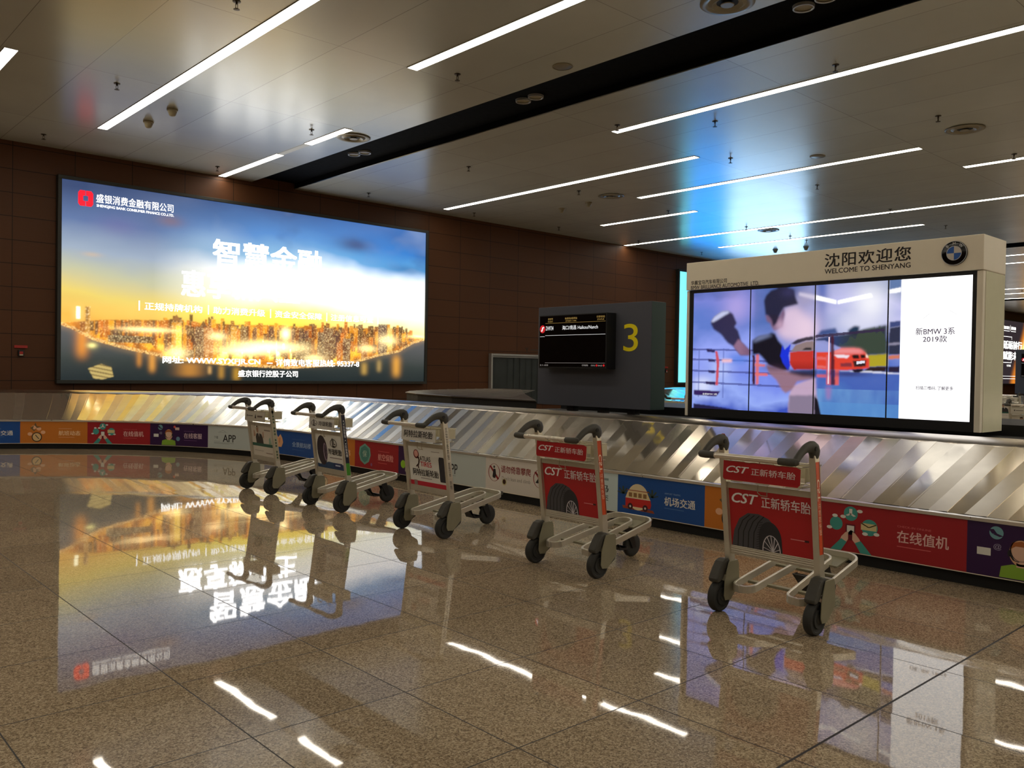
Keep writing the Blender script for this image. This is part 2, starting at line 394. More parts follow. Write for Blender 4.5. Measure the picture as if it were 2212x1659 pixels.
for x, y, lab in SD:
    if sd is None:
        sd = thing('smoke_detector', lab, 'smoke detector', (x, y, ZC), group='smoke detectors on the ceiling')
        MB().lathe([(0, 0), (.085, 0), (.085, -.03), (.07, -.035)], (0, 0, 0), n=20).build('base', 'detector', sd, True)
        MB().lathe([(.07, -.035), (.068, -.05), (.05, -.1), (.03, -.115), (0, -.118)], (0, 0, 0), n=20).build('sensing_dome', 'detector', sd, True)
    else: copy_tree(sd, (x, y, ZC), label=lab)
AV = [(8.17, 13.2, 'round ceiling air vent at the end of the very short light strip'), (8.13, 5.43, 'round ceiling air vent by the dark slot, cut by the top photo edge'),
      (15.03, 5.4, 'round ceiling air vent under the long light strip on the photo edge side'), (15.12, 13.17, 'round ceiling air vent beyond the dark slot near the faint smoke detectors'),
      (21.76, 13.02, 'round ceiling air vent in the blue reflection touching a thin light strip'), (15.0, -2.4, 'round ceiling air vent outside the photo, behind the white display')]
av = None
for x, y, lab in AV:
    if av is None:
        av = thing('ceiling_vent', lab, 'ceiling vent', (x, y, ZC), group='round ceiling air vents')
        MB().lathe([(.27, -.001), (.30, -.012), (.285, -.022), (.24, -.02), (.2, -.002)], (0, 0, 0), n=36).build('outer_ring', 'vent', av, True)
        MB().lathe([(.22, -.003), (.17, -.03), (.165, -.026), (.12, -.004)], (0, 0, 0), n=36).build('cone', 'vent', av, True)
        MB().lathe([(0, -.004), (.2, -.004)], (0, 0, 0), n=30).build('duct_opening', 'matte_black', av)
        MB().lathe([(0, -.034), (.07, -.034), (.075, -.026), (.05, -.012)], (0, 0, 0), n=24).build('centre_disc', 'vent', av, True)
    else: copy_tree(av, (x, y, ZC), label=lab)
sk = thing('ceiling_speaker', 'flat round ceiling speaker beside the dark slot, above the display board', 'speaker', (8.26, 8.1, ZC), group='ceiling speakers')
MB().lathe([(0, -.012), (.11, -.012), (.125, -.004), (.125, 0)], (0, 0, 0), n=26).build('grille', 'vent', sk, True)
MB().lathe([(.125, 0), (.14, -.002), (.14, -.01), (.122, -.012)], (0, 0, 0), n=26).build('rim', 'detector', sk, True)
copy_tree(sk, (15.04, 8.0, ZC), label='flat round ceiling speaker among the light strips in the blue reflection')
DL = [(9.02, 4.74), (9.08, 5.04), (9.14, 9.53), (9.14, 9.81), (9.14, 14.35), (9.07, 14.63)]
DLL = ['first of the two unlit downlights in the dark slot at the top photo edge', 'second of the two unlit downlights in the dark slot at the top photo edge',
       'camera-side unlit downlight of the middle pair in the dark slot', 'wall-side unlit downlight of the middle pair in the dark slot',
       'camera-side unlit downlight of the pair in the dark slot near the wall', 'wall-side unlit downlight of the pair in the dark slot near the wall']
dl = None
for (x, y), lab in zip(DL, DLL):
    if dl is None:
        dl = thing('downlight', lab, 'downlight', (x, y, ZC + .1), group='downlights in the dark slot')
        MB().lathe([(.1, .004), (.104, -.004), (.12, -.004), (.125, .03), (.1, .03)], (0, 0, 0), n=28).build('ring', 'frame_metal', dl, True)
        MB().lathe([(0, .012), (.1, .012)], (0, 0, 0), n=28).build('lens', 'detector', dl)
    else: copy_tree(dl, (x, y, ZC + .1), label=lab)

# ------------------------------------------------------------------ pictures painted point by point
def grid_uv(w, h): return np.meshgrid((np.arange(w) + .5) / w, (np.arange(h) + .5) / h)
def inside(U, V, P):
    r = np.zeros(U.shape, bool); n = len(P); j = n - 1
    for i in range(n):
        (xi, yi), (xj, yj) = P[i], P[j]
        if yi != yj: r ^= ((yi > V) != (yj > V)) & (U < (xj - xi) * (V - yi) / (yj - yi) + xi)
        j = i
    return r.astype(float)
def blur(a, k, times=2):
    if k < 1: return a
    for _ in range(times):
        for ax in (0, 1):
            p = [(0, 0)] * a.ndim; p[ax] = (k + 1, k); c = np.cumsum(np.pad(a, p, mode='edge'), axis=ax)
            s1 = [slice(None)] * a.ndim; s2 = list(s1); s1[ax] = slice(2 * k + 1, None); s2[ax] = slice(None, -(2 * k + 1))
            a = (c[tuple(s1)] - c[tuple(s2)]) / (2 * k + 1)
    return a
def over(img, mask, col, a=1.0):
    m = (mask * a)[..., None]; img *= 1 - m; img += m * np.array(col[:3])
def stops(t, L):
    p = [q[0] for q in L]; return np.stack([np.interp(t, p, [q[1][c] for q in L]) for c in range(3)], -1)
def cloud(w, h, sx, sy, seed):
    r = np.random.default_rng(seed); out = np.zeros((h, w))
    for o in range(4):
        nx, ny = max(2, int(sx * 2 ** o)), max(2, int(sy * 2 ** o)); g = r.random((ny + 2, nx + 2))
        X = np.linspace(0, nx, w); Y = np.linspace(0, ny, h); x0 = X.astype(int); y0 = Y.astype(int)
        fx = X - x0; fy = Y - y0; fx = fx * fx * (3 - 2 * fx); fy = (fy * fy * (3 - 2 * fy))[:, None]
        a = g[y0][:, x0] * (1 - fx) + g[y0][:, x0 + 1] * fx; b = g[y0 + 1][:, x0] * (1 - fx) + g[y0 + 1][:, x0 + 1] * fx
        out += (a * (1 - fy) + b * fy) / 2 ** o
    return out / 1.875
def picture(name, img, f, parent, mat='backlit'):
    h, w, _ = img.shape
    u = np.linspace(0, 1, w + 1); v = np.linspace(0, 1, h + 1)
    co = np.array([f(a, b) for b in v for a in u], dtype=np.float32)
    i = (np.arange(h)[:, None] * (w + 1) + np.arange(w)).ravel()
    q = np.stack([i, i + 1, i + w + 2, i + w + 1], 1).astype(np.int32)
    me = bpy.data.meshes.new(name); me.vertices.add(len(co)); me.vertices.foreach_set('co', co.ravel())
    me.loops.add(q.size); me.loops.foreach_set('vertex_index', q.ravel())
    me.polygons.add(len(q)); me.polygons.foreach_set('loop_start', np.arange(0, q.size, 4, dtype=np.int32)); me.polygons.foreach_set('loop_total', np.full(len(q), 4, np.int32))
    me.update(calc_edges=True)
    P = np.pad(img, ((0, 1), (0, 1), (0, 0)), mode='edge')
    at = me.color_attributes.new('Col', 'FLOAT_COLOR', 'POINT')
    at.data.foreach_set('color', np.concatenate([P, np.ones(P.shape[:2] + (1,))], -1).astype(np.float32).ravel())
    me.materials.append(M[mat]); o = bpy.data.objects.new(name, me); C.objects.link(o); o.parent = parent
    return o
def city_picture(w=860, h=384):
    U, V = grid_uv(w, h); r = np.random.default_rng(3)
    cl = cloud(w, h, 5, 4, 11); cl2 = cloud(w, h, 9, 5, 5)
    # sky: storm blue at the top, a white-hot sunset band in the middle
    left = stops(V + (cl - .5) * .12, [(.3, rgb(246, 186, 80)), (.42, rgb(246, 218, 112)), (.55, rgb(202, 202, 168)), (.66, rgb(162, 178, 198)), (.8, rgb(98, 122, 168)), (1, rgb(58, 76, 118))])
    mid = stops(V + (cl - .5) * .12, [(.3, rgb(255, 205, 60, 1.3)), (.40, rgb(255, 238, 100, 1.3)), (.5, rgb(255, 252, 225, 1.4)), (.62, rgb(255, 255, 250, 1.5)), (.72, rgb(150, 200, 236)), (.84, rgb(92, 146, 212)), (1, rgb(72, 100, 152))])
    right = stops(V + .22 * (U - .66) + (cl - .5) * .16, [(.3, rgb(255, 214, 110, 1.1)), (.4, rgb(255, 240, 160, 1.3)), (.5, rgb(255, 255, 240, 1.4)), (.68, rgb(250, 252, 255, 1.4)), (.79, rgb(96, 172, 232)), (.9, rgb(58, 132, 212)), (1, rgb(60, 112, 184))])
    a = np.clip((U - .2) / .25, 0, 1)[..., None]; b = np.clip((U - .55) / .25, 0, 1)[..., None]
    img = left * (1 - a) + mid * a; img = img * (1 - b) + right * b
    over(img, np.clip((cl2 - .62) * 5, 0, 1) * np.clip((V - .6) * 5, 0, 1) * (U > .1), rgb(70, 98, 150), .35)
    over(img, np.clip((cl - .5) * 3.2, 0, 1) * np.clip((V - .58) * 4, 0, 1) * np.clip((U - .05) * 6, 0, 1), rgb(196, 208, 226), .32); over(img, np.exp(-((U - .36) / .07) ** 2 - ((V - .78) / .07) ** 2), rgb(176, 206, 234), .45)
    d = np.exp(-(((U - .75) / .055) ** 2 + ((V - .865) / .045) ** 2)); over(img, np.clip(d * (.4 + cl2), 0, 1), rgb(62, 74, 118), .9)
    d = np.exp(-(((U - .93) / .07) ** 2 + ((V - .74) / .03) ** 2)); over(img, np.clip(d * (.3 + cl2), 0, 1), rgb(60, 110, 170), .7)
    over(img, np.exp(-(((U - .065) / .02) ** 2 + ((V - .64) / .012) ** 2)), rgb(225, 190, 150), .5)
    over(img, np.exp(-(((U - .24) / .03) ** 2 + ((V - .86) / .03) ** 2)), rgb(150, 110, 100), .5)
    over(img, np.exp(-(((U - .12) / .05) ** 2 + ((V - .8) / .05) ** 2)), rgb(120, 110, 165), .4)
    # river
    sx = [-.01, .028, .066, .125, .207, .241, .339, .433, .559, .666, .751, .84, .909, .957, 1.01]; sy = [.285, .253, .206, .17, .133, .116, .093, .082, .073, .09, .111, .163, .192, .25, .285]
    shore = np.interp(U, sx, sy); kx = [0, .085, .165, .249, .338, .432, .532, .638, .75, .84, .902, .934, 1.0]; ky = [.285, .31, .32, .325, .32, .322, .33, .326, .335, .345, .345, .312, .292]
    sky = np.interp(U, kx, ky)
    wat = V < shore; riv = stops(V + (cl - .5) * .05, [(0, rgb(34, 44, 46)), (.1, rgb(54, 62, 60)), (.28, rgb(96, 96, 100))])
    img[wat] = riv[wat]
    land = (~wat) & (V < sky)
    glow = np.exp(-((U - .5) / .2) ** 2 - ((V - .2) / .07) ** 2)
    base = stops(cloud(w, h, 60, 22, 8) * .7 + glow * .7, [(.15, rgb(104, 60, 28)), (.38, rgb(214, 124, 34)), (.55, rgb(255, 184, 50, 1.3)), (.85, rgb(255, 236, 130, 2)), (1.1, rgb(255, 255, 240, 2.6))])
    img[land] = base[land]
    # towers, street lights
    for k in range(520):
        u = r.random(); wd = r.uniform(.004, .012); sk = np.interp(u, kx, ky); sh = np.interp(u, sx, sy)
        v0 = sh + (sk - sh) * r.uniform(.15, .75); v1 = min(sk + (.0 if u < .22 else r.uniform(-.03, .045)), v0 + r.uniform(.04, .16)); i0, i1, j0, j1 = int(v0 * h), int(v1 * h), int(u * w), int((u + wd) * w) + 1
        if sk - sh < .06: continue
        c = np.array([rgb(66, 38, 30), rgb(128, 66, 30), rgb(196, 100, 24), rgb(84, 56, 54), rgb(240, 156, 36)][r.integers(5)][:3]) * r.uniform(.7, 1.3)
        img[i0:i1, j0:j1] = c
        if j1 - j0 > 2: img[i0:i1, j1 - 1] *= 1.5
        lit = r.random(img[i0:i1, j0:j1].shape[:2]) < .05; img[i0:i1, j0:j1][lit] = np.array([1.9, 1.15, .35])
    for u0, u1, v0, v1, c in [(.246, .27, .131, .32, rgb(222, 150, 46)), (.256, .27, .131, .3, rgb(255, 205, 70, 1.3)), (.303, .325, .125, .3, rgb(104, 64, 46)), (.325, .349, .125, .295, rgb(176, 96, 34)), (.052, .062, .237, .376, rgb(200, 140, 60)), (.0535, .0575, .30, .37, rgb(120, 84, 50)), (.033, .041, .31, .374, rgb(255, 246, 200, 2.4)), (.837, .867, .17, .37, rgb(92, 66, 66)), (.868, .885, .2, .35, rgb(240, 190, 90)), (.575, .615, .1, .24, rgb(80, 48, 36)), (.64, .66, .1, .3, rgb(86, 56, 48)), (.66, .69, .12, .33, rgb(110, 70, 50)), (.72, .745, .12, .27, rgb(96, 56, 44)), (.78, .80, .14, .28, rgb(150, 84, 40)), (.7, .715, .1, .24, rgb(188, 100, 44)), (.395, .41, .2, .31, rgb(226, 160, 50)), (.42, .437, .2, .315, rgb(120, 84, 50)), (.27, .3, .125, .17, rgb(96, 60, 40)), (.1, .2, .2, .235, rgb(66, 52, 44))]:
        i0, i1, j0, j1 = int(v0 * h), int(v1 * h), int(u0 * w), int(u1 * w); img[i0:i1, j0:j1] = c[:3]
        lit = r.random((i1 - i0, j1 - j0)) < .1; img[i0:i1, j0:j1][lit] = np.array([1.8, 1.4, .7])
        img[i0:i1:5, j0:j1] *= .8
    for P, c in [([(.246, .325), (.257, .36), (.267, .325)], rgb(150, 96, 56)), ([(.314, .298), (.323, .335), (.333, .298)], rgb(96, 60, 48))]: over(img, inside(U, V, P), c)
    for u0, v0, ru, rv, k in [(.5, .2, .09, .028, 2.6), (.545, .28, .012, .03, 3), (.43, .17, .06, .02, 2), (.257, .15, .025, .03, 1.5), (.36, .25, .02, .02, 1.6), (.87, .27, .03, .03, 1.4), (.97, .3, .03, .01, 1.6), (.8, .21, .03, .02, 1.3), (.19, .27, .06, .012, 1.8), (.63, .14, .03, .02, 1.5)]:
        img += (np.exp(-((U - u0) / ru) ** 2 - ((V - v0) / rv) ** 2) * k)[..., None] * np.array([1, .78, .36])
    spk = (r.random((h, w)) < .02) & land; img[spk] = np.array([2.4, 1.6, .6])
    sh = np.abs(V - shore - .008) < .008; img[sh & (r.random((h, w)) < .5)] = np.array([1.7, 1.1, .4]); img[sh & (r.random((h, w)) < .25)] = np.array([.06, .05, .04])
    for u0, v0, wd, ln, c in [(.045, .2, .012, .11, rgb(240, 150, 50)), (.17, .12, .006, .06, rgb(210, 140, 60)), (.2, .1, .008, .07, rgb(240, 165, 70)), (.29, .06, .03, .05, rgb(205, 140, 60)), (.37, .05, .008, .05, rgb(190, 140, 60)), (.41, .04, .01, .05, rgb(200, 150, 50)), (.79, .08, .01, .05, rgb(200, 160, 80)), (.9, .1, .014, .09, rgb(240, 170, 70)), (.34, .06, .005, .03, rgb(220, 170, 100)), (.84, .1, .008, .05, rgb(180, 150, 90))]:
        over(img, np.exp(-((U - u0) / wd) ** 2 - ((V - v0) / ln) ** 4 * 3) * wat, c, .85)
    over(img, np.exp(-((U - .066) / .009) ** 2 - ((V - .178) / .012) ** 2), rgb(255, 240, 150, 1.4))
    bt = inside(U, V, [(.058, .06), (.085, .085), (.108, .07), (.113, .02), (.09, .005), (.07, .01)]); over(img, bt, rgb(205, 180, 110)); over(img, bt * (np.abs(np.sin((V + U * .45) * 160)) < .45), rgb(120, 100, 60))
    g = blur(img, 7); k = np.clip((V - .06) * 12, 0, 1) * np.clip((.42 - V) * 9, 0, 1); img = img * (1 - .2 * k[..., None]) + g * (k * .38)[..., None] * np.array([1, .95, .8])
    return blur(img, 1, 1)
LBW, LBH = 8.65, 3.855
def lightbox(name, x0, lab, group):
    e = thing(name, lab, 'lightbox', (x0, YW, 1.105), group=group)
    f = MB(); b = .07
    f.box(-b, LBW + b, -.14, -.001, -b, 0).box(-b, LBW + b, -.14, -.001, LBH, LBH + b).box(-b, 0, -.14, -.001, 0, LBH).box(LBW, LBW + b, -.14, -.001, 0, LBH)
    f.build('frame', 'dark_frame', e, bevel=.006)
    return e
lb = lightbox('advertising_lightbox', 4.635, 'large glowing wall lightbox with a sunset city skyline and river', 'wall lightboxes')
LBF = lambda u, v, h=0: (u * LBW, -.10 - h, v * LBH)
picture('picture', city_picture(), LBF, lb)
a = Art(LBF); a.h = .004
W1 = (1, 1, 1, 1)
a.text('智慧金融', .346, .64, .65, .792, W1, bold=.05).text('惠享新人生', .268, .462, .583, .605, W1, bold=.05)
a.build('headline_lettering', lb, 'text_white')
a = Art(LBF); a.h = .004
a.text('盛银消费金融有限公司', .072, .906, .246, .95, W1, bold=.015).text('SHENGJING BANK CONSUMER FINANCE CO.,LTD.', .073, .880, .247, .897, W1, bold=.035)
u = .167
for body in ('正规持牌机构', '助力消费升级', '资金安全保障', '注册信息可查'):
    a.rect(u, .368, u + .0028, .42, W1); a.text(body, u + .014, .374, u + .152, .414, W1, bold=.035); u += .1662
a.rect(u, .368, u + .0028, .42, W1)
a.text('网址: WWW.SYXFJR.CN', .224, .087, .473, .13, W1, bold=.05).rect(.492, .10, .508, .106, W1).text('详情致电客服热线: 95337-8', .517, .088, .772, .13, W1, bold=.05)
a.text('盛京银行控股子公司', .414, .022, .581, .06, W1, bold=.04)
a.build('lettering', lb, 'text_soft')
a = Art(LBF); a.h = .004                      # the red square-knot mark
for s in (0, 1):
    x0 = .034 + s * .0165; q = [(0, .012), (.004, 0), (.0150, 0), (.0150, .026), (.0105, .026), (.0105, .052), (.0150, .052), (.0150, .078), (.004, .078), (0, .066)]
    a.poly([(x0 + (p[0] if not s else .0150 - p[0]), .879 + p[1]) for p in q], W1)
a.build('emblem', lb, 'text_red')
lb2 = lightbox('advertising_lightbox', 24.2, 'glowing cyan wall lightbox seen as a narrow strip beside the white display', 'wall lightboxes')
U, V = grid_uv(60, 24); im = stops(U, [(0, rgb(120, 240, 252, 1.6)), (.06, rgb(110, 232, 252, 1.6)), (.1, rgb(30, 150, 255, 3.8)), (.3, rgb(40, 160, 255, 3.8)), (.4, rgb(165, 212, 255, 4.6)), (.96, rgb(180, 218, 255, 4.6)), (1, rgb(160, 220, 255, 4.2))])
picture('picture', im, LBF, lb2)
lb3 = lightbox('advertising_lightbox', 55.6, 'dark wall lightbox with an orange flare and white characters in the next hall', 'wall lightboxes')
U, V = grid_uv(120, 60); im = np.zeros((60, 120, 3)) + np.array(rgb(52, 44, 48)[:3])
over(im, blur(inside(U, V, [(.3, 0), (.5, 0), (.75, .5), (.95, 1), (.6, 1)]), 3), rgb(240, 140, 40), .9); over(im, blur(inside(U, V, [(.45, .4), (.9, .4), (.9, .95), (.72, .95)]), 3), rgb(255, 226, 140, 2))
picture('picture', im, LBF, lb3)
a = Art(LBF); a.h = .01
a.text('盛京银行', .12, .86, .25, .91, W1, bold=.035).rect(.265, .84, .268, .93, W1).text('消费金融', .28, .86, .38, .91, W1, bold=.035).rect(.12, .83, .25, .838, W1).rect(.28, .83, .38, .838, W1)
a.text('砥砺前行', .13, .55, .52, .68, W1, bold=.05).text('赋能未来', .13, .38, .52, .51, W1, bold=.05).rect(.02, .74, .3, .748, W1).rect(.297, .70, .3, .748, W1).rect(.02, .33, .3, .338, W1).rect(.297, .33, .3, .37, W1)
a.text('FUTURE', .21, .27, .29, .3, W1).rect(.02, .115, .8, .12, W1).rect(.02, .075, .8, .08, W1)
a.build('lettering', lb3, 'text_soft')

# ------------------------------------------------------------------ baggage carousel
RC, YC = 5.25, 11.2; XO = 6.2; CX = XO - RC; S_END = YC + RC * PI / 2 + 1.6; S_BEG = -6.0
def cpos(s, d, z):
    if s <= YC: return (XO + d, s, z)
    a = (s - YC) / RC
    if a < PI / 2: return (CX + (RC + d) * math.cos(a), YC + (RC + d) * math.sin(a), z)
    return (CX - (s - YC - RC * PI / 2), YC + RC + d, z)
WB = 1.26                                   # width of the sloping bed, rail included
def bed_z(d): return .475 + .46 * d / WB
car = thing('baggage_carousel', 'stainless steel slatted baggage carousel curving around the hall, with coloured advertising panels', 'baggage carousel', group='baggage carousels')
ns = 150; ST = [S_BEG + (S_END - S_BEG) * k / ns for k in range(ns + 1)]
def ribbon(profile):                        # a section of (d, z) points carried along the carousel
    b = MB(); k = len(profile)
    b.add([cpos(s, d, z) for s in ST for d, z in profile], [(i * k + j, i * k + j + 1, (i + 1) * k + j + 1, (i + 1) * k + j) for i in range(ns) for j in range(k - 1)])
    return b
slats = MB(); rs = random.Random(5); pitch_s = .126; nsl = int((S_END - S_BEG) / pitch_s); ND = 7; prev = 0
for k in range(nsl):
    s0 = S_BEG + k * pitch_s + .1; s1 = s0 + pitch_s + .02
    amp = rs.choice((1, 1, 1, .4)) * (1 if k % 2 else -1)
    h0 = .005 + .0032 * amp + rs.uniform(-.0007, .0007); h1 = .005 - .0032 * amp + rs.uniform(-.0007, .0007); tw = rs.uniform(-.0018, .0018)
    t = rs.uniform(.78, 1.0); col = (t, rs.choice((.05, .08, .12, .2, .28)), 0, 1)
    vs = []
    for j in range(ND + 1):
        d = .015 + (WB - .15) * j / ND; sh = float(np.interp(s0, [2, 4.5, 7, 10, 12, 14], [-.12, .24, .52, .58, .45, .2])) * d; z = bed_z(d) + tw * (j / ND - .5)
        vs += [cpos(s0 + sh, d, z + h0), cpos(s1 + sh, d, z + h1), cpos(s0 + sh, d, z - .006)]
    fs = []
    for j in range(ND):
        a, b = 3 * j, 3 * j + 3; fs += [(a, a + 1, b + 1, b), (a + 2, a, b, b + 2)]
    slats.add(vs, fs, col)
ribbon([(WB - .15, bed_z(WB - .15) + .002), (WB - .135, bed_z(WB - .135) + .012), (WB - .01, bed_z(WB) + .01), (WB, bed_z(WB) + .002), (WB + .002, .82)]).build('inner_rail', 'rail', car, True)
ribbon([(-.012, .455), (-.014, .478), (.012, .484), (.03, .478)]).build('edge_trim', 'edge_metal', car)
ribbon([(0, .09), (0, .46)]).build('side_panel', 'white_board', car)
ribbon([(0, .095), (.05, .09), (.05, .0)]).build('kickplate', 'matte_black', car)
ribbon([(WB + .004, .9), (WB + .004, 0)]).build('inner_wall', 'matte_black', car)
core = MB(); core.box(XO + WB + .006, 10.2, S_BEG, 8.6, 0, .885).box(8.8, 10.15, S_BEG + .05, 8.55, .885, .985); core.build('core', 'matte_black', car)
for k in range(60):                          # dark patches scattered along the slat tips by the edge trim
    s = rs.uniform(-1, 17); g_ = [cpos(s, .012, .4865), cpos(s + rs.uniform(.05, .14), .012, .4865), cpos(s + .09, .024, .4872), cpos(s, .024, .4872)]
    slats.add(g_, [(0, 1, 2, 3)], (.01, .6, 0, 1))
slats.build('slat_bed', 'slats', car)

WH = rgb(232, 230, 222); GRN = rgb(70, 160, 150); SKIN = rgb(232, 190, 165); ORG = rgb(210, 124, 40); RED = rgb(166, 32, 40); BLU = rgb(24, 80, 156); PUR = rgb(52, 20, 72); PALE = rgb(205, 222, 222); GREY = rgb(196, 204, 200); DK = rgb(40, 40, 42); WARM = rgb(244, 190, 150)
def panel(s_left, s_right, col, draw, lab):
    """an advert between two places along the carousel; u runs 0..1 as read, v 0..1 upwards"""
    L = s_left - s_right; Hh = .36
    F = lambda u, v, h: cpos(s_left - u * L, -.002 - h, .097 + v * Hh)
    a = Art(F); a.h = 0; a.rect(0, 0, 1, 1, col, n=12)
    p = a.build('advert_panel', car); p['label'] = lab
    pic, let = Art(F), Art(F); k = L / Hh          # k: width in panel heights, so that round things stay round
    draw(pic, let, k)
    if pic.m.v: pic.build('pictogram', p)
    if let.m.v: let.build('lettering', p)
def d_transit(p, t, k):
    p.poly([(.06 , .2), (.43, .17), (.45, .1), (.07, .13)], rgb(160, 74, 44)); p.up().disc(.25, .46, .34 / k, rgb(240, 222, 180), .34)
    for cx in (.07, .42):
        for aa in (.3, .9, 1.6, 2.3, 2.9): p.line([(cx, .5), (cx + .2 / k * math.cos(aa), .5 + .2 * math.sin(aa))], .02, rgb(60, 74, 60))
    p.up().poly([(.1, .2), (.1, .42), (.4, .42), (.41, .3), (.4, .2)], rgb(206, 44, 40)).poly([(.1, .42), (.13, .6), (.36, .6), (.4, .42)], rgb(238, 214, 160))
    p.up()
    for q in range(4): p.rect(.14 + q * .058, .45, .18 + q * .058, .56, rgb(150, 110, 70))
    p.rect(.12, .61, .38, .63, rgb(170, 84, 40)).line([(.1, .42), (.4, .42)], .012, WH)
    for cx in (.16, .34): p.disc(cx, .2, .085 / k, rgb(70, 30, 40), .085)
    p.up()
    for cx in (.16, .34): p.disc(cx, .2, .03 / k, WH, .03)
    t.text('机场交通', .56, .36, .9, .58, WH, bold=.035).text('AIRPORT TRAFFIC', .56, .64, .74, .68, rgb(150, 180, 215)).rect(.56, .285, .78, .30, rgb(90, 130, 190))
def d_flight(p, t, k):
    for cx, cy, r in ((.2, .72, .12), (.27, .66, .1), (.33, .5, .1), (.14, .42, .1)): p.disc(cx, cy, r / k, WARM, r * .8)
    p.poly([(.14, .7), (.2, .82), (.22, .95), (.24, .78), (.31, .74), (.24, .7), (.2, .55)], rgb(120, 96, 60))
    p.up().disc(.24, .28, .22 / k, rgb(44, 34, 30), .22); p.up().disc(.24, .28, .18 / k, rgb(236, 200, 140), .18); p.up().line([(.22, .38), (.245, .28), (.27, .2)], .014, DK)
    t.text('航班动态', .56, .36, .89, .58, rgb(250, 214, 168), bold=.035).rect(.56, .66, .76, .675, WARM).rect(.56, .27, .8, .285, WARM)
def d_checkin(p, t, k):
    for cx, cy, r in ((.235, .8, .15), (.13, .56, .14), (.37, .56, .17)): p.disc(cx, cy, r / k, GRN, r)
    p.up()
    for cx, cy in ((.18, .72), (.3, .87), (.08, .46), (.34, .42), (.42, .44), (.12, .72)): p.disc(cx, cy, .06 / k, WH, .035)
    p.poly([(.31, .5), (.42, .5), (.42, .64), (.31, .64)], rgb(224, 205, 150)).line([(.31, .64), (.365, .56), (.42, .64)], .012, rgb(150, 130, 90))
    for aa in (PI / 2, PI * 7 / 6, PI * 11 / 6): p.line([(.235, .8), (.235 + .1 / k * math.cos(aa), .8 + .1 * math.sin(aa))], .022, WH)
    p.rect(.2, .24, .27, .58, rgb(110, 20, 40)); p.up().rect(.21, .36, .262, .55, WH).poly([(.21, .36), (.262, .36), (.262, .42), (.24, .46), (.225, .42)], rgb(80, 40, 90))
    p.up().poly([(.17, .3), (.2, .4), (.22, .42), (.22, .26), (.2, .16), (.15, .14)], SKIN).poly([(.3, .3), (.27, .4), (.25, .42), (.25, .26), (.28, .16), (.33, .14)], SKIN)
    p.up().poly([(.09, .0), (.17, .01), (.21, .2), (.17, .26)], GRN).poly([(.39, .0), (.31, .01), (.27, .2), (.31, .26)], GRN)
    t.text('在线值机', .56, .36, .89, .6, rgb(238, 196, 190), bold=.03).text('CHECK-IN ONLINE', .56, .66, .78, .7, rgb(220, 110, 110)).rect(.56, .27, .78, .285, rgb(220, 110, 110))
def d_service(p, t, k):
    p.poly([(.19, .02), (.2, .22), (.26, .28), (.36, .28), (.42, .22), (.43, .02)], rgb(140, 180, 60)); p.up().rect(.285, .24, .335, .36, SKIN)
    p.disc(.31, .5, .2 / k, rgb(228, 178, 140), .24); p.up().disc(.31, .5, .15 / k, SKIN, .2); p.up().poly([(.245, .55), (.26, .68), (.31, .72), (.36, .68), (.375, .55), (.34, .62), (.28, .62)], rgb(176, 100, 50))
    p.ring(.31, .55, .185 / k, .02 / k, DK, .2).disc(.245, .48, .03 / k, DK, .06).disc(.375, .48, .03 / k, DK, .06).line([(.25, .45), (.27, .36), (.3, .34)], .012, DK)
    p.disc(.17, .82, .12 / k, rgb(120, 170, 180), .12).disc(.47, .32, .1 / k, rgb(110, 150, 170), .1).rect(.06, .38, .14, .52, WH).disc(.41, .86, .06 / k, rgb(220, 90, 80), .06).rect(.42, .72, .49, .84, rgb(230, 200, 190))
    p.up().line([(.14, .88), (.16, .8), (.2, .76)], .03, PUR); p.text('@', .155, .5, .2, .62, rgb(170, 160, 190))
    t.text('在线客服', .57, .36, .89, .6, rgb(222, 196, 204), bold=.03).rect(.57, .68, .75, .695, rgb(140, 100, 150)).rect(.57, .26, .8, .275, rgb(140, 100, 150))
def d_app(p, t, k):
    p.line([(.19, .74), (.25, .8), (.3, .74)], .012, rgb(150, 160, 158)).rect(.17, .7, .33, .712, rgb(150, 160, 158))
    t.text('APP', .25, .3, .47, .62, DK, bold=.025).text('下载', .1, .42, .17, .54, rgb(90, 96, 94)).rect(.1, .24, .44, .255, rgb(140, 148, 146)).rect(.1, .3, .2, .312, rgb(140, 148, 146)).rect(.1, .2, .36, .21, rgb(150, 158, 156))
def d_terminal(p, t, k):
    p.poly([(.1, .3), (.12, .78), (.2, .86), (.24, .7), (.28, .84), (.31, .7), (.33, .5), (.3, .3)], rgb(240, 180, 130)).up().line([(.2, .4), (.21, .7)], .012, rgb(200, 130, 90)).line([(.26, .4), (.27, .68)], .012, rgb(200, 130, 90))
    t.text('全景航站楼', .5, .37, .88, .58, rgb(170, 195, 226), bold=.035).rect(.5, .68, .75, .695, rgb(80, 120, 180)).rect(.5, .25, .75, .265, rgb(80, 120, 180))
def d_insure(p, t, k):
    p.poly([(.1, .5), (.12, .75), (.24, .9), (.36, .75), (.38, .5), (.34, .25), (.24, .12), (.14, .25)], rgb(120, 176, 160)); p.up().poly([(.13, .5), (.15, .71), (.24, .83), (.33, .71), (.35, .5), (.31, .3), (.24, .2), (.17, .3)], rgb(80, 140, 128))
    p.up().text('保', .19, .4, .29, .64, rgb(200, 220, 200)); p.disc(.4, .16, .06 / k, rgb(150, 90, 130), .06)
    t.text('航空保险', .55, .36, .89, .6, rgb(244, 168, 160), bold=.03).rect(.55, .68, .8, .695, rgb(230, 110, 110)).rect(.55, .26, .75, .275, rgb(230, 110, 110))
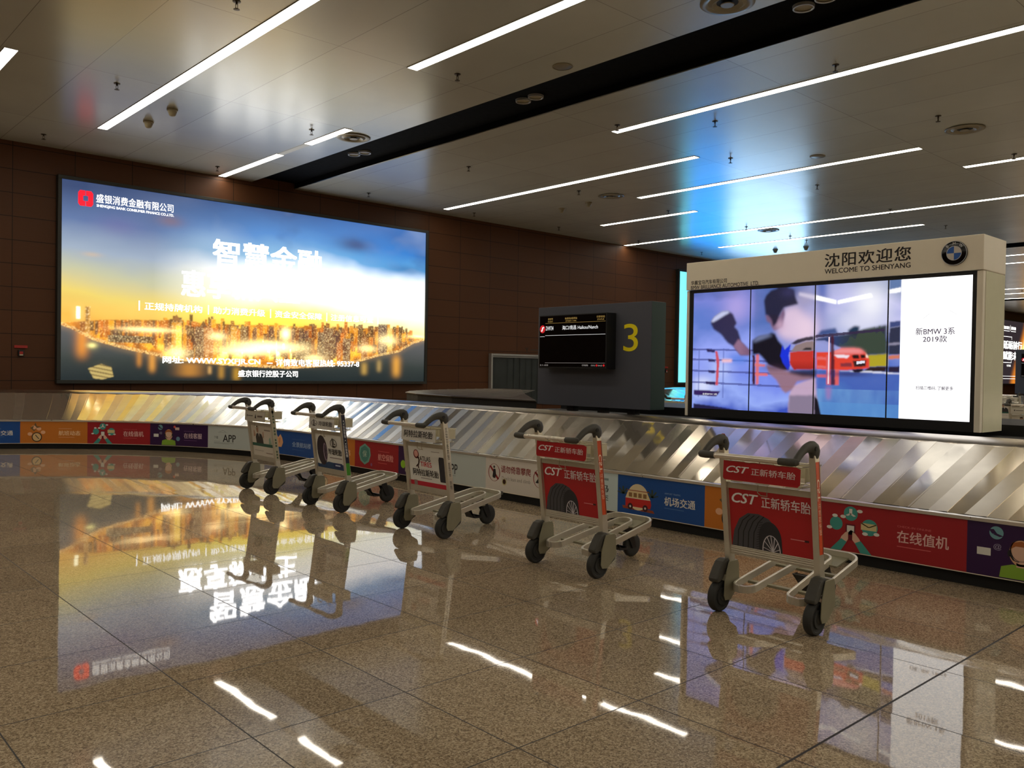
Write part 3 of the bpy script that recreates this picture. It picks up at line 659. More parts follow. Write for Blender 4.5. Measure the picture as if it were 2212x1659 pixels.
def d_kiosk(p, t, k):
    p.poly([(.2, .12), (.2, .5), (.23, .84), (.5, .84), (.53, .5), (.53, .12)], rgb(206, 200, 186)); p.up().poly([(.235, .55), (.25, .8), (.48, .8), (.49, .55)], rgb(150, 170, 160)).disc(.14, .36, .14 / k, rgb(150, 200, 50), .14).rect(.56, .5, .62, .8, rgb(150, 40, 70))
    for q in range(4): p.rect(.27 + q * .055, .3, .3 + q * .055, .42, rgb(150, 130, 120))
    p.line([(.6, .1), (.66, .4)], .03, rgb(190, 120, 110)); t.text('自助值机', .72, .38, .98, .58, rgb(222, 196, 204), bold=.02)
def d_notice(p, t, k):
    for cx in (.13, .79): p.ring(cx, .55, .27 / k, .03 / k, rgb(150, 30, 34), .27).line([(cx - .19 / k, .36 + .38), (cx + .19 / k, .36)], .03, rgb(150, 30, 34))
    p.up().disc(.13, .72, .04 / k, DK, .04).poly([(.105, .42), (.12, .66), (.15, .66), (.16, .5), (.15, .38), (.12, .38)], DK)
    p.disc(.8, .7, .04 / k, DK, .04).line([(.8, .66), (.78, .52), (.75, .42)], .04, DK).line([(.78, .52), (.82, .42)], .03, DK).line([(.8, .64), (.84, .72)], .025, DK).line([(.8, .62), (.75, .68)], .025, DK)
    t.text('请勿倚靠攀爬', .235, .58, .665, .8, rgb(140, 30, 34), bold=.025).text("Don't lean and climb", .25, .36, .66, .47, rgb(150, 140, 132))
    p.disc(.285, .3, .1 / k, rgb(206, 196, 140), .1); p.up().disc(.285, .31, .07 / k, rgb(60, 22, 14), .075)
def d_number(p, t, k):
    t.text('请核对', .22, .76, .5, .86, rgb(90, 110, 110)).text('行李号码', .2, .47, .86, .66, rgb(44, 60, 62), bold=.02).text('提取行李', .2, .2, .86, .4, rgb(44, 60, 62), bold=.02).rect(.55, .78, .86, .84, rgb(140, 160, 160))
PN = [
 (20.03, 18.95, BLU, d_terminal, 'blue terminal panel outside the photo'), (18.95, 17.87, PALE, d_number, 'pale baggage number panel outside the photo'),
 (17.87, 16.79, BLU, d_transit, 'blue transport panel cut by the photo edge'), (16.79, 15.74, ORG, d_flight, 'orange flight status panel with a compass, at the far curve'), (15.74, 14.66, RED, d_checkin, 'red online check-in panel at the far curve'),
 (14.66, 13.55, PUR, d_service, 'dark purple customer service panel at the far curve'), (13.55, 12.3, GREY, d_app, 'grey download panel beside the farthest trolley'), (12.3, 10.9, BLU, d_terminal, 'blue panoramic terminal panel behind the farthest trolley'),
 (10.9, 9.88, ORG, d_flight, 'orange panel mostly hidden behind the second farthest trolley'), (9.88, 8.86, RED, d_insure, 'red insurance panel with a green seal'), (8.86, 8.12, PUR, d_kiosk, 'dark purple self-service kiosk panel'),
 (8.12, 7.17, GREY, d_app, 'grey download panel beside the middle trolley'), (7.17, 6.08, rgb(222, 214, 204), d_notice, 'white no-leaning no-climbing notice panel'), (6.08, 5.25, PALE, d_number, 'pale baggage number panel behind a red-signed trolley'),
 (5.25, 4.27, BLU, d_transit, 'blue transport panel with a red camper van'), (4.27, 3.22, ORG, d_flight, 'orange panel behind the nearest trolley'), (3.22, 2.15, RED, d_checkin, 'red online check-in panel past the nearest trolley'),
 (2.15, 1.08, PUR, d_service, 'dark purple customer service panel cut by the photo edge'), (1.08, 0, GREY, d_app, 'grey download panel outside the photo'), (0, -1.08, BLU, d_terminal, 'blue terminal panel outside the photo'), (-1.08, -2.16, RED, d_insure, 'red insurance panel outside the photo')]
for q in PN: panel(*q)
copy_tree(car, (20.15, 0, 0), label='second baggage carousel beyond the number board, its slats shining cyan')

# ------------------------------------------------------------------ loading deck and strip curtain behind the carousel
dk = thing('loading_deck', 'low dark slatted metal deck with a rounded end, behind the carousel beside the number board', 'loading deck', (0, 0, 0))
DP = [(8.5, 8.75), (8.56, 10.8), (8.75, 12.0), (9.05, 12.75), (9.6, 13.4), (10.4, 13.95), (11.2, 14.3), (13.3, 14.85), (13.3, 14.2), (10.6, 11.2)]
MB().prism(DP, .972, 1.0, 'z').build('deck_top', 'deck_metal', dk, bevel=.008)
MB().prism([(x * .99 + .11, y * .99 + .11) for x, y in DP], 0, .972, 'z').build('skirt', 'matte_black', dk)
sm = MB(); fx = [8.6, 8.62, 8.75, 9.05, 9.6, 10.4, 11.2, 13.3]; fy = [9.4, 10.8, 12.0, 12.75, 13.4, 13.95, 14.3, 14.85]
for k in range(12):
    x = 8.9 + k * .33; y1 = float(np.interp(x, fx, fy)) - .03; y0 = 9.45 + (x + .25 - 8.6) * .9
    if y1 - y0 > .1: sm.prism([(x, y1), (x + .02, y1), (x + .26, y0), (x + .24, y0)], 1.0, 1.004, 'z')
sm.build('slat_seam', 'frame_metal', dk)
hc = thing('baggage_hatch', 'dark rubber strip curtain opening in a pale metal frame on the brown wall', 'strip curtain', (15.6, YW, .45))
MB().box(0, .06, -.12, 0, 0, 1.44).box(3.6, 3.66, -.12, 0, 0, 1.44).box(.06, 3.6, -.12, 0, 1.38, 1.44).build('frame', 'frame_metal', hc, bevel=.006)
MB().box(.06, 3.6, -.012, -.002, 0, 1.38).build('opening', 'matte_black', hc)
cu = MB()
for k in range(29):
    x = .08 + k * .12; o = .03 + .02 * (k % 2) + random.uniform(-.008, .008); cu.add([(x, -o, 0), (x + .135, -o - .012, 0), (x + .135, -o - .012, 1.37), (x, -o, 1.37)], [(0, 1, 2, 3)])
cu.build('strip_curtain', 'curtain', hc)
MB().box(.06, 3.6, -.09, -.08, 1.34, 1.37).build('curtain_rail', 'frame_metal', hc)
for x, z, lab in ((23.65, 1.52, 'small red fire alarm call point on the brown wall beside the number board'), (3.98, 1.63, 'small red fire alarm call point on the brown wall beside the city lightbox')):
    f = thing('fire_alarm', lab, 'fire alarm', (x, YW, z), group='fire alarm call points')
    MB().box(-.11, .11, -.03, 0, .07, .12).build('sign', 'red_box', f)
    MB().box(-.05, .05, -.06, 0, -.08, .03).build('case', 'black_plastic', f, bevel=.005); MB().box(-.03, .03, -.066, -.058, -.045, .005).build('button', 'red_box', f)
    MB().box(-.03, .03, -.064, -.06, -.07, -.05).build('label_plate', 'cream_plastic', f)
ws = Art(lambda u, v, h: (17.0 + u, YW - .004 - h, 2.0 + v)); ws.poly([(0, .1), (.05, .03), (.05, -.05), (.08, -.05), (.08, .03), (.13, .1), (.1, .1), (.065, .05), (.03, .1)], rgb(40, 30, 24)); ws.rect(.2, .02, .75, .05, rgb(58, 42, 32))
tag(ws.m.build('wall_sign', 'print'), 'faint small dark marking on the brown wall above the strip curtain', 'wall sign')

# ------------------------------------------------------------------ number board 3 with its flight screen
bd = thing('number_board', 'dark grey board with a yellow number three and a flight screen', 'information board', (8.2, 7.44, .925), group='number boards on the carousels')
MB().box(0, .27, -.98, .98, .04, 1.365).build('body', 'charcoal', bd, bevel=.004)
MB().box(0.002, .27, -.986, -.981, .045, 1.36).build('side_cover', 'teal_grey', bd)
for y in (-.6, -.1, .45): MB().box(.1, .2, y - .06, y + .06, -.035, .04).build('foot', 'black_plastic', bd)
BF = lambda u, v, h: (-.002 - h, -u, v)      # u runs to the reader's right along the front, v up
a = Art(BF); a.text('3', .545, .757, .775, 1.098, rgb(255, 236, 24), bold=.004, res=8); a.build('numeral', bd)
mo = MB().box(-.18, 0, -.42, .78, .535, 1.24).build('monitor', 'black_plastic', bd, bevel=.004)
MF = lambda u, v, h: (-.1805 - h, .78 - u * 1.2, .535 + v * .705)
s_ = Art(MF); s_.rect(.012, .03, .988, .98, rgb(6, 6, 8)); s_.build('screen', mo, 'black_gloss')
for mat, rows in (('display_white', [('ZH9734', .105, .715, .225, .79), ('海口/南昌 Haikou/Nanch', .36, .715, .88, .795)]),
                  ('display_gold', [('航班号', .14, .905, .215, .945), ('FLIGHT', .14, .865, .215, .89), ('始发站/经停站', .4, .905, .58, .945), ('START / VIA', .41, .865, .57, .89), ('行李状态', .86, .91, .975, .95), ('STATUS', .87, .87, .965, .895)]),
                  ('display_dim', [('21:05', .02, .045, .15, .07), ('行李提取', .66, .045, .75, .075), ('STATUS', .79, .045, .85, .07), ('BAGS', .89, .045, .95, .07)])):
    t = Art(MF); t.h = .002
    for b, *q in rows: t.text(b, *q, W1)
    if mat == 'display_white': t.rect(.1, .615, .985, .62, W1).rect(.015, .595, .09, .6, W1)
    if mat == 'display_gold': t.rect(.1, .845, .985, .849, W1)
    if mat == 'display_dim': t.rect(.1, .1, .985, .104, W1)
    t.build('lettering', mo, mat)
t = Art(MF); t.h = .002; t.disc(.055, .74, .042, W1, .075); t.build('airline_mark', mo, 'display_red')
t = Art(MF); t.h = .003; t.poly([(.03, .7), (.05, .69), (.068, .76), (.085, .765), (.075, .785), (.05, .775), (.045, .74)], W1); t.build('airline_mark', mo, 'display_white')
t = Art(MF); t.h = .002; t.disc(.87, .06, .012, W1, .02).disc(.97, .06, .012, W1, .02); t.build('status_icon', mo, 'display_red')
copy_tree(bd, (28.35, 7.62, .925), label='far dark number board with a red airline mark, in the next hall')

# ------------------------------------------------------------------ the white welcome display with its four screens
wd = thing('welcome_display', 'tall cream-white welcome display with four upright screens on the carousel', 'video display', (8.2, 4.356, .93))
hw = 1.594                                  # half its width; the front face is at x = 0 and looks to -x
MB().box(.06, .55, -hw, hw, 0, 1.45).box(0, .06, -hw, -hw + .052, 0, 1.45).box(0, .06, hw - .034, hw, 0, 1.45).build('cabinet', 'white_board', wd, bevel=.004)
MB().box(-.012, .56, -hw - .004, hw + .004, 1.455, 1.772).build('header', 'white_board', wd, bevel=.006)
MB().box(.06, .552, -hw - .003, -hw - .001, 0, 1.45).build('side_cover', 'board_side', wd)
MB().box(.012, .06, -hw + .052, hw - .034, 0, 1.45).build('bezel', 'black_plastic', wd)
DF = lambda u, v, h: (.011 - h, 1.51 - u * 3.02, .092 + v * 1.325)
BM={"glove":[[.082,.727],[.081,.75],[.098,.793],[.129,.831],[.155,.836],[.177,.809],[.195,.728],[.185,.7],[.2,.67],[.21,.612],[.214,.576],[.249,.504],[.25,.462],[.212,.462],[.182,.534],[.159,.563],[.148,.585],[.128,.637],[.094,.683]],"glovetop":[[.081,.75],[.098,.793],[.129,.831],[.155,.836],[.163,.821],[.133,.79],[.093,.745]],"forearm":[[.182,.534],[.203,.598],[.214,.576],[.249,.504],[.25,.462],[.212,.462]],"hair":[[.302,.904],[.31,.946],[.33,.985],[.363,1.002],[.397,.998],[.42,.981],[.427,.919],[.438,.863],[.383,.841],[.364,.773],[.354,.718],[.341,.691],[.334,.748],[.319,.784],[.309,.791],[.305,.855]],"face":[[.309,.791],[.315,.735],[.329,.72],[.334,.692],[.345,.66],[.355,.663],[.378,.689],[.387,.785],[.383,.841],[.364,.773],[.346,.788]],"glow":[[.383,.841],[.438,.863],[.472,.738],[.498,.683],[.499,.576],[.39,.579],[.356,.635]],"arm":[[.256,.582],[.284,.617],[.322,.629],[.335,.643],[.349,.635],[.363,.579],[.38,.538],[.406,.386],[.407,.339],[.38,.331],[.326,.378],[.304,.434],[.286,.469],[.258,.462]],"glove2top":[[.257,.575],[.284,.617],[.322,.629],[.342,.622],[.302,.592],[.267,.568]],"elbow":[[.315,.385],[.336,.371],[.407,.332],[.503,.308],[.497,.274],[.44,.251],[.419,.182],[.396,.156],[.382,.179],[.358,.261],[.327,.315]],"vest":[[.372,.455],[.38,.544],[.388,.503],[.413,.551],[.405,.455],[.412,.38],[.403,.338],[.382,.4]],"torso":[[.421,.216],[.504,.288],[.514,.002],[.408,.003],[.41,.14]],"shorts":[[.41,.14],[.509,.148],[.52,-.004],[.408,.003]],"post1":[[.103,.498],[.112,.498],[.122,.418],[.118,.205],[.107,.205],[.11,.381]],"pad1":[[.062,.517],[.101,.506],[.101,.484],[.066,.491]],"pad2":[[.071,.428],[.104,.421],[.104,.403],[.074,.406]],"pad3":[[.073,.332],[.103,.329],[.104,.307],[.075,.31]],"pad4":[[.061,.235],[.107,.234],[.107,.205],[.065,.213]],"bench":[[.008,.161],[.129,.155],[.111,.109],[.008,.116]],"dark":[[.008,.041],[.093,.027],[.205,.002],[.205,-.005],[.008,-.004]],"post2":[[.259,.462],[.269,.462],[.272,.221],[.261,.221]],"post2o":[[.273,.469],[.286,.469],[.287,.222],[.275,.221]],"rail1":[[.27,.394],[.312,.385],[.312,.367],[.27,.37]],"rail2":[[.271,.317],[.323,.312],[.323,.291],[.272,.292]],"carL":[[.409,.482],[.437,.492],[.5,.495],[.502,.351],[.426,.346],[.411,.387]],"winL":[[.414,.489],[.43,.54],[.468,.566],[.499,.572],[.5,.495]],"under":[[.406,.342],[.506,.352],[.507,.288],[.456,.293],[.41,.318]],"roofdark":[[.413,.551],[.436,.584],[.474,.603],[.498,.606],[.498,.576],[.468,.57],[.43,.544]],"bar1":[[.499,.924],[.573,.877],[.574,.848],[.499,.89]],"bar2":[[.578,.874],[.692,.915],[.698,.888],[.579,.848]],"palm1":[[.521,.652],[.573,.668],[.582,.62],[.503,.605]],"palm2":[[.616,.648],[.638,.679],[.657,.674],[.652,.611],[.62,.612]],"hedge":[[.501,.587],[.613,.619],[.677,.652],[.747,.68],[.748,.466],[.679,.459],[.595,.512],[.503,.568]],"grass":[[.684,.459],[.748,.469],[.748,.376],[.691,.371]],"kerb":[[.691,.371],[.748,.376],[.747,.338],[.668,.332]],"car":[[.505,.484],[.559,.484],[.588,.512],[.634,.512],[.66,.505],[.679,.476],[.692,.427],[.691,.364],[.668,.353],[.604,.344],[.507,.352]],"hood":[[.559,.484],[.588,.512],[.634,.512],[.66,.505],[.679,.476],[.654,.469],[.609,.469],[.566,.469]],"wind":[[.504,.571],[.534,.573],[.558,.549],[.595,.512],[.559,.487],[.505,.484]],"lamp":[[.569,.461],[.589,.464],[.625,.456],[.616,.437],[.583,.439]],"lamp2":[[.679,.473],[.685,.455],[.688,.441],[.681,.441]],"gr1":[[.631,.459],[.655,.464],[.658,.433],[.637,.432]],"gr2":[[.66,.464],[.677,.464],[.678,.438],[.664,.433]],"lower":[[.635,.416],[.681,.42],[.68,.375],[.641,.369]],"plate":[[.648,.413],[.677,.417],[.677,.399],[.648,.39]],"intake":[[.592,.398],[.632,.402],[.633,.373],[.594,.373]],"wheel":[[.633,.352],[.668,.357],[.674,.343],[.656,.325],[.64,.328]],"lane":[[.591,.339],[.668,.343],[.786,.329],[.786,.32],[.656,.332]],"post3":[[.556,.611],[.567,.61],[.575,.232],[.56,.231]],"post3a":[[.541,.462],[.556,.462],[.562,.231],[.544,.233]],"post3b":[[.573,.354],[.588,.354],[.589,.232],[.572,.231]],"x1":[[.507,.447],[.541,.444],[.541,.422],[.507,.425]],"x2":[[.508,.381],[.542,.375],[.542,.357],[.508,.36]],"x3":[[.508,.312],[.543,.31],[.543,.288],[.508,.29]],"white":[[.785,1.009],[1.006,1.003],[1.002,-.013],[.788,-.004]],"s4a":[[.748,1.0],[.785,1.002],[.785,.947],[.748,.935]],"s4b":[[.748,.935],[.785,.947],[.785,.913],[.749,.907]],"s4c":[[.751,.7],[.786,.705],[.786,.667],[.751,.655]],"s4d":[[.751,.655],[.786,.667],[.787,.462],[.75,.462]],"s4e":[[.75,.455],[.786,.461],[.786,.432],[.75,.428]],"s4f":[[.751,.376],[.786,.377],[.786,.333],[.75,.335]],"s4g":[[.748,.545],[.786,.551],[.786,.534],[.749,.528]],"refl":[[.541,.215],[.563,.216],[.559,.122],[.546,.121]],"legdark":[[.501,.139],[.513,.118],[.527,-.004],[.503,.0]]}
def screen_picture(w=600, h=264):
    U, V = grid_uv(w, h); cl = cloud(w, h, 7, 5, 21); cl2 = cloud(w, h, 14, 3, 9); c = rgb
    t = V + (cl - .5) * .35
    a = stops(t, [(0, c(60, 84, 190)), (.12, c(150, 172, 246)), (.3, c(120, 140, 236)), (.5, c(150, 165, 246)), (.72, c(96, 124, 205)), (.9, c(120, 132, 214)), (1, c(96, 112, 186))])
    b = stops(t, [(0, c(78, 140, 214)), (.14, c(96, 165, 228)), (.25, c(78, 106, 196)), (.4, c(120, 140, 210)), (.6, c(110, 130, 200)), (.8, c(190, 190, 236)), (1, c(150, 160, 196))])
    img = a * (1 - np.clip((U - .42) / .12, 0, 1)[..., None]) + b * np.clip((U - .42) / .12, 0, 1)[..., None]
    s2 = np.clip((U - .25) / .02, 0, 1) * np.clip((.5 - U) / .1, 0, 1); over(img, s2 * np.clip((V - .3) * 2, 0, 1), c(66, 98, 160), .65)
    over(img, np.exp(-((U - .05) / .05) ** 2) * np.exp(-((V - .2) / .09) ** 2), c(230, 235, 255), .8)
    over(img, np.exp(-((U - .19) / .06) ** 2 - ((V - .86) / .14) ** 2), c(190, 170, 232), .7)
    over(img, np.exp(-((U - .13) / .05) ** 2 - ((V - .35) / .1) ** 2), c(200, 214, 255), .7)
    over(img, np.exp(-((U - .69) / .06) ** 2 - ((V - .83) / .16) ** 2), c(250, 250, 255), .95)
    over(img, np.exp(-((U - .64) / .1) ** 2 - ((V - .7) / .12) ** 2), c(225, 225, 245), .8)
    over(img, np.exp(-((U - .52) / .025) ** 2) * np.clip((V - .6) * 3, 0, 1), c(56, 92, 176), .85)
    over(img, (np.clip((U - .5) / .02, 0, 1)) * (V < .34) * .8, c(66, 96, 176)); over(img, np.clip((U - .5) / .02, 0, 1) * (V < .2) * np.clip(cl2 * 1.6 - .4, 0, 1), c(120, 170, 220), .8)
    over(img, np.clip((U - .5) / .02, 0, 1) * (V < .1), c(88, 146, 208), .6)
    m = lambda k, s=1: blur(inside(U, V, BM[k]), s)
    for v in (.507, .42, .322, .222): over(img, (np.abs(V - v + (U - .13) * .05) < .008) * (U < .5), c(72, 78, 150), .75)
    for u in (.03, .14): over(img, (np.abs(U - u) < .003) * (V < .52) * (V > .1), c(90, 104, 180), .5)
    for k, col, al in [('bench', c(52, 32, 92), 1), ('dark', c(30, 28, 70), 1), ('pad1', c(44, 34, 84), 1), ('pad2', c(44, 34, 84), 1), ('pad3', c(44, 34, 84), 1), ('pad4', c(44, 34, 84), 1), ('post1', c(206, 80, 92), 1)]: over(img, m(k), col, al)
    over(img, np.exp(-((U - .205) / .05) ** 2 - ((V - .43) / .05) ** 2), c(90, 130, 226), .8)
    over(img, blur(((np.abs(V - .415) < .012) & (np.abs(U - .155) < .022)).astype(float), 2), c(255, 200, 205), .9)
    for k, col, al in [('glove', c(40, 32, 62), .96), ('forearm', c(150, 112, 140), .9), ('glovetop', c(200, 205, 240), .95)]: over(img, m(k, 2), col, al)
    over(img, m('forearm', 3) * np.clip((U - .21) * 20, 0, 1), c(96, 66, 100), .7)
    for k, col, al in [('post2', c(64, 24, 44), 1), ('post2o', c(226, 112, 112), .9), ('rail1', c(230, 120, 116), .9), ('rail2', c(230, 112, 104), .9)]: over(img, m(k), col, al)
    over(img, blur(inside(U, V, BM['glow']), 8), c(222, 196, 220), .95); over(img, np.exp(-((U - .47) / .05) ** 2 - ((V - .68) / .13) ** 2), c(232, 206, 226), .9); over(img, np.exp(-((U - .46) / .05) ** 2 - ((V - .9) / .08) ** 2), c(170, 160, 190), .8)
    over(img, m('torso', 2), c(196, 166, 190), .95); over(img, m('shorts', 2), c(128, 116, 140), .9)
    over(img, m('face', 2), c(120, 92, 124)); over(img, np.exp(-((U - .37) / .02) ** 2 - ((V - .7) / .05) ** 2), c(206, 170, 196), .7)
    over(img, m('hair', 2), c(30, 28, 52), .97); over(img, np.exp(-((U - .4) / .03) ** 2 - ((V - .96) / .04) ** 2), c(52, 50, 90), .8)
    for k, col, al, s in [('arm', c(18, 16, 30), 1, 2), ('glove2top', c(120, 130, 170), .85, 3), ('vest', c(24, 50, 214), 1, 1), ('elbow', c(150, 112, 124), .95, 2), ('roofdark', c(36, 30, 44), .95, 1), ('under', c(24, 20, 44), .9, 3), ('carL', c(196, 52, 42), 1, 1), ('winL', c(142, 122, 122), 1, 1)]: over(img, m(k, s), col, al)
    over(img, m('carL') * np.clip((.42 - V) * 10, 0, 1), c(120, 24, 24), .8); over(img, blur((inside(U, V, [(.455, .5), (.47, .52), (.49, .52), (.492, .498)])), 1), c(40, 34, 40))
    over(img, np.exp(-((U - .35) / .05) ** 2 - ((V - .36) / .03) ** 2) * (U < .41), c(60, 40, 60), .5)
    for k, col, al, s in [('palm1', c(36, 66, 124), .9, 2), ('palm2', c(28, 52, 80), 1, 2), ('hedge', c(38, 48, 52), .97, 2), ('grass', c(176, 160, 40), 1, 1), ('kerb', c(44, 28, 32), 1, 1)]: over(img, m(k, s), col, al)
    over(img, m('hedge', 2) * (cl2 > .55), c(62, 76, 56), .7); over(img, m('hedge', 2) * np.exp(-((U - .55) / .05) ** 2), c(44, 64, 120), .8)
    over(img, ((np.abs(V - (.605 + (U - .5) * .16)) < .01) & (U > .5) & (U < .74)).astype(float), c(52, 40, 70), .9)
    for k, col, al, s in [('lane', c(236, 236, 250), 1, 1), ('car', c(224, 66, 48), 1, 1), ('hood', c(240, 156, 158), .8, 3), ('wind', c(150, 156, 214), .9, 1), ('post3a', c(214, 96, 100), .85, 1), ('x1', c(226, 110, 108), .9, 1), ('x2', c(226, 110, 108), .9, 1), ('x3', c(216, 100, 110), .9, 1), ('post3b', c(228, 96, 84), .9, 1), ('post3', c(70, 24, 40), .9, 1), ('lamp', c(240, 226, 236), 1, 1), ('lamp2', c(255, 240, 220), 1, 1), ('gr1', c(32, 18, 22), 1, 1), ('gr2', c(32, 18, 22), 1, 1), ('lower', c(50, 30, 34), 1, 1), ('plate', c(226, 226, 240), 1, 0), ('intake', c(120, 48, 60), .9, 1), ('wheel', c(16, 12, 22), 1, 1), ('refl', c(170, 110, 170), .6, 3), ('legdark', c(20, 18, 30), 1, 1)]: over(img, m(k, s), col, al)
    over(img, (np.abs(U - .551) < .003) * (V > .24) * (V < .6), c(250, 220, 235), .9); over(img, np.exp(-((U - .62) / .07) ** 2 - ((V - .315) / .02) ** 2), c(46, 44, 100), .7)
    for k in ('bar1', 'bar2', 's4b'): over(img, m(k, 1), c(255, 255, 255, 1.3))
    over(img, blur(inside(U, V, [(.44, .955), (.5, .925), (.5, .89), (.44, .93)]), 2), c(225, 215, 235), .7)
    for k, col in [('s4a', c(96, 122, 168)), ('s4c', c(62, 74, 124)), ('s4d', c(46, 50, 74)), ('s4g', c(140, 136, 160)), ('s4e', c(206, 120, 96)), ('s4f', c(40, 32, 60))]: over(img, m(k, 1), col)
    over(img, inside(U, V, [(.7865, -.1), (1.1, -.1), (1.1, 1.1), (.7865, 1.1)]), c(255, 255, 255, 1.5))
    return img
SI = screen_picture(); e = [0, .2495, .499, .7480, 1]
for k in range(4):
    u0, u1 = e[k] + .0022, e[k + 1] - .0022; j0, j1 = int(e[k] * 600), int(e[k + 1] * 600)
    picture('screen', SI[:, j0:j1], lambda u, v, u0=u0, u1=u1: DF(u0 + (u1 - u0) * u, v, .0), wd)
a = Art(DF); a.h = .003; D3 = rgb(62, 48, 70)
a.text('新BMW 3系', .836, .598, .951, .648, D3, bold=.02, res=4).text('2019款', .858, .545, .929, .592, D3, bold=.02, res=4).text('扫描二维码, 了解更多', .84, .21, .95, .238, D3, bold=.03)
a.line([(.83, .7), (.856, .71), (.875, .745), (.9, .765), (.935, .765), (.955, .735), (.983, .72)], .0016, rgb(190, 190, 192)).line([(.87, .69), (.95, .69)], .0016, rgb(200, 200, 202))
a.text('全新BMW 3系', .05, .118, .115, .135, W1); a.build('lettering', wd, 'backlit')
HF = lambda u, v, h: (-.0125 - h, hw - u, 1.455 + v)      # header, u and v in metres
a = Art(HF); BK = rgb(30, 22, 22)
a.text('沈阳欢迎您', 1.70, .135, 2.555, .27, BK, bold=.028, res=5, space=1.1).text('WELCOME TO SHENYANG', 1.70, .068, 2.555, .116, BK, bold=.028)
a.text('华晨宝马汽车有限公司', .065, .055, .545, .106, BK, bold=.022).text('BMW BRILLIANCE AUTOMOTIVE  LTD.', .065, .005, .95, .048, BK, bold=.028)
a.build('lettering', wd)
em = MB().lathe([(0, -.026), (.09, -.026), (.108, -.022), (.113, -.012), (.113, -.012)], (0, 0, 0), 'x', 40)
em = em.build('emblem', 'black_gloss', wd, True, loc=(0, hw - 2.945, 1.455 + .165))
EF = lambda u, v, h: (-.0262 - h, -u, v)
a = Art(EF); SV = rgb(206, 206, 210); LB = rgb(40, 96, 180)
a.disc(0, 0, .066, SV, n=36); a.up()
for k, col in enumerate((rgb(214, 206, 196), LB, rgb(214, 206, 196), LB)):
    q = [(0, 0)] + [(.061 * math.cos(PI / 2 * k + PI / 2 * j / 8), .061 * math.sin(PI / 2 * k + PI / 2 * j / 8)) for j in range(9)]; a.poly(q, col)
a.ring(0, 0, .111, .005, SV, n=40)
for ch, an in (('B', 132), ('M', 90), ('W', 48)):
    v, f, asp = glyphs(ch, .01); an = math.radians(an); hh = .026; ww = hh * asp; ct, st = math.cos(an - PI / 2), math.sin(an - PI / 2); q = []
    for x, y in v: px, py = (x - .5) * ww, .074 + y * hh; q.append(EF(px * ct - py * st, px * st + py * ct, .0012))
    a.m.add(q, f, rgb(220, 220, 222))
a.build('lettering', em)

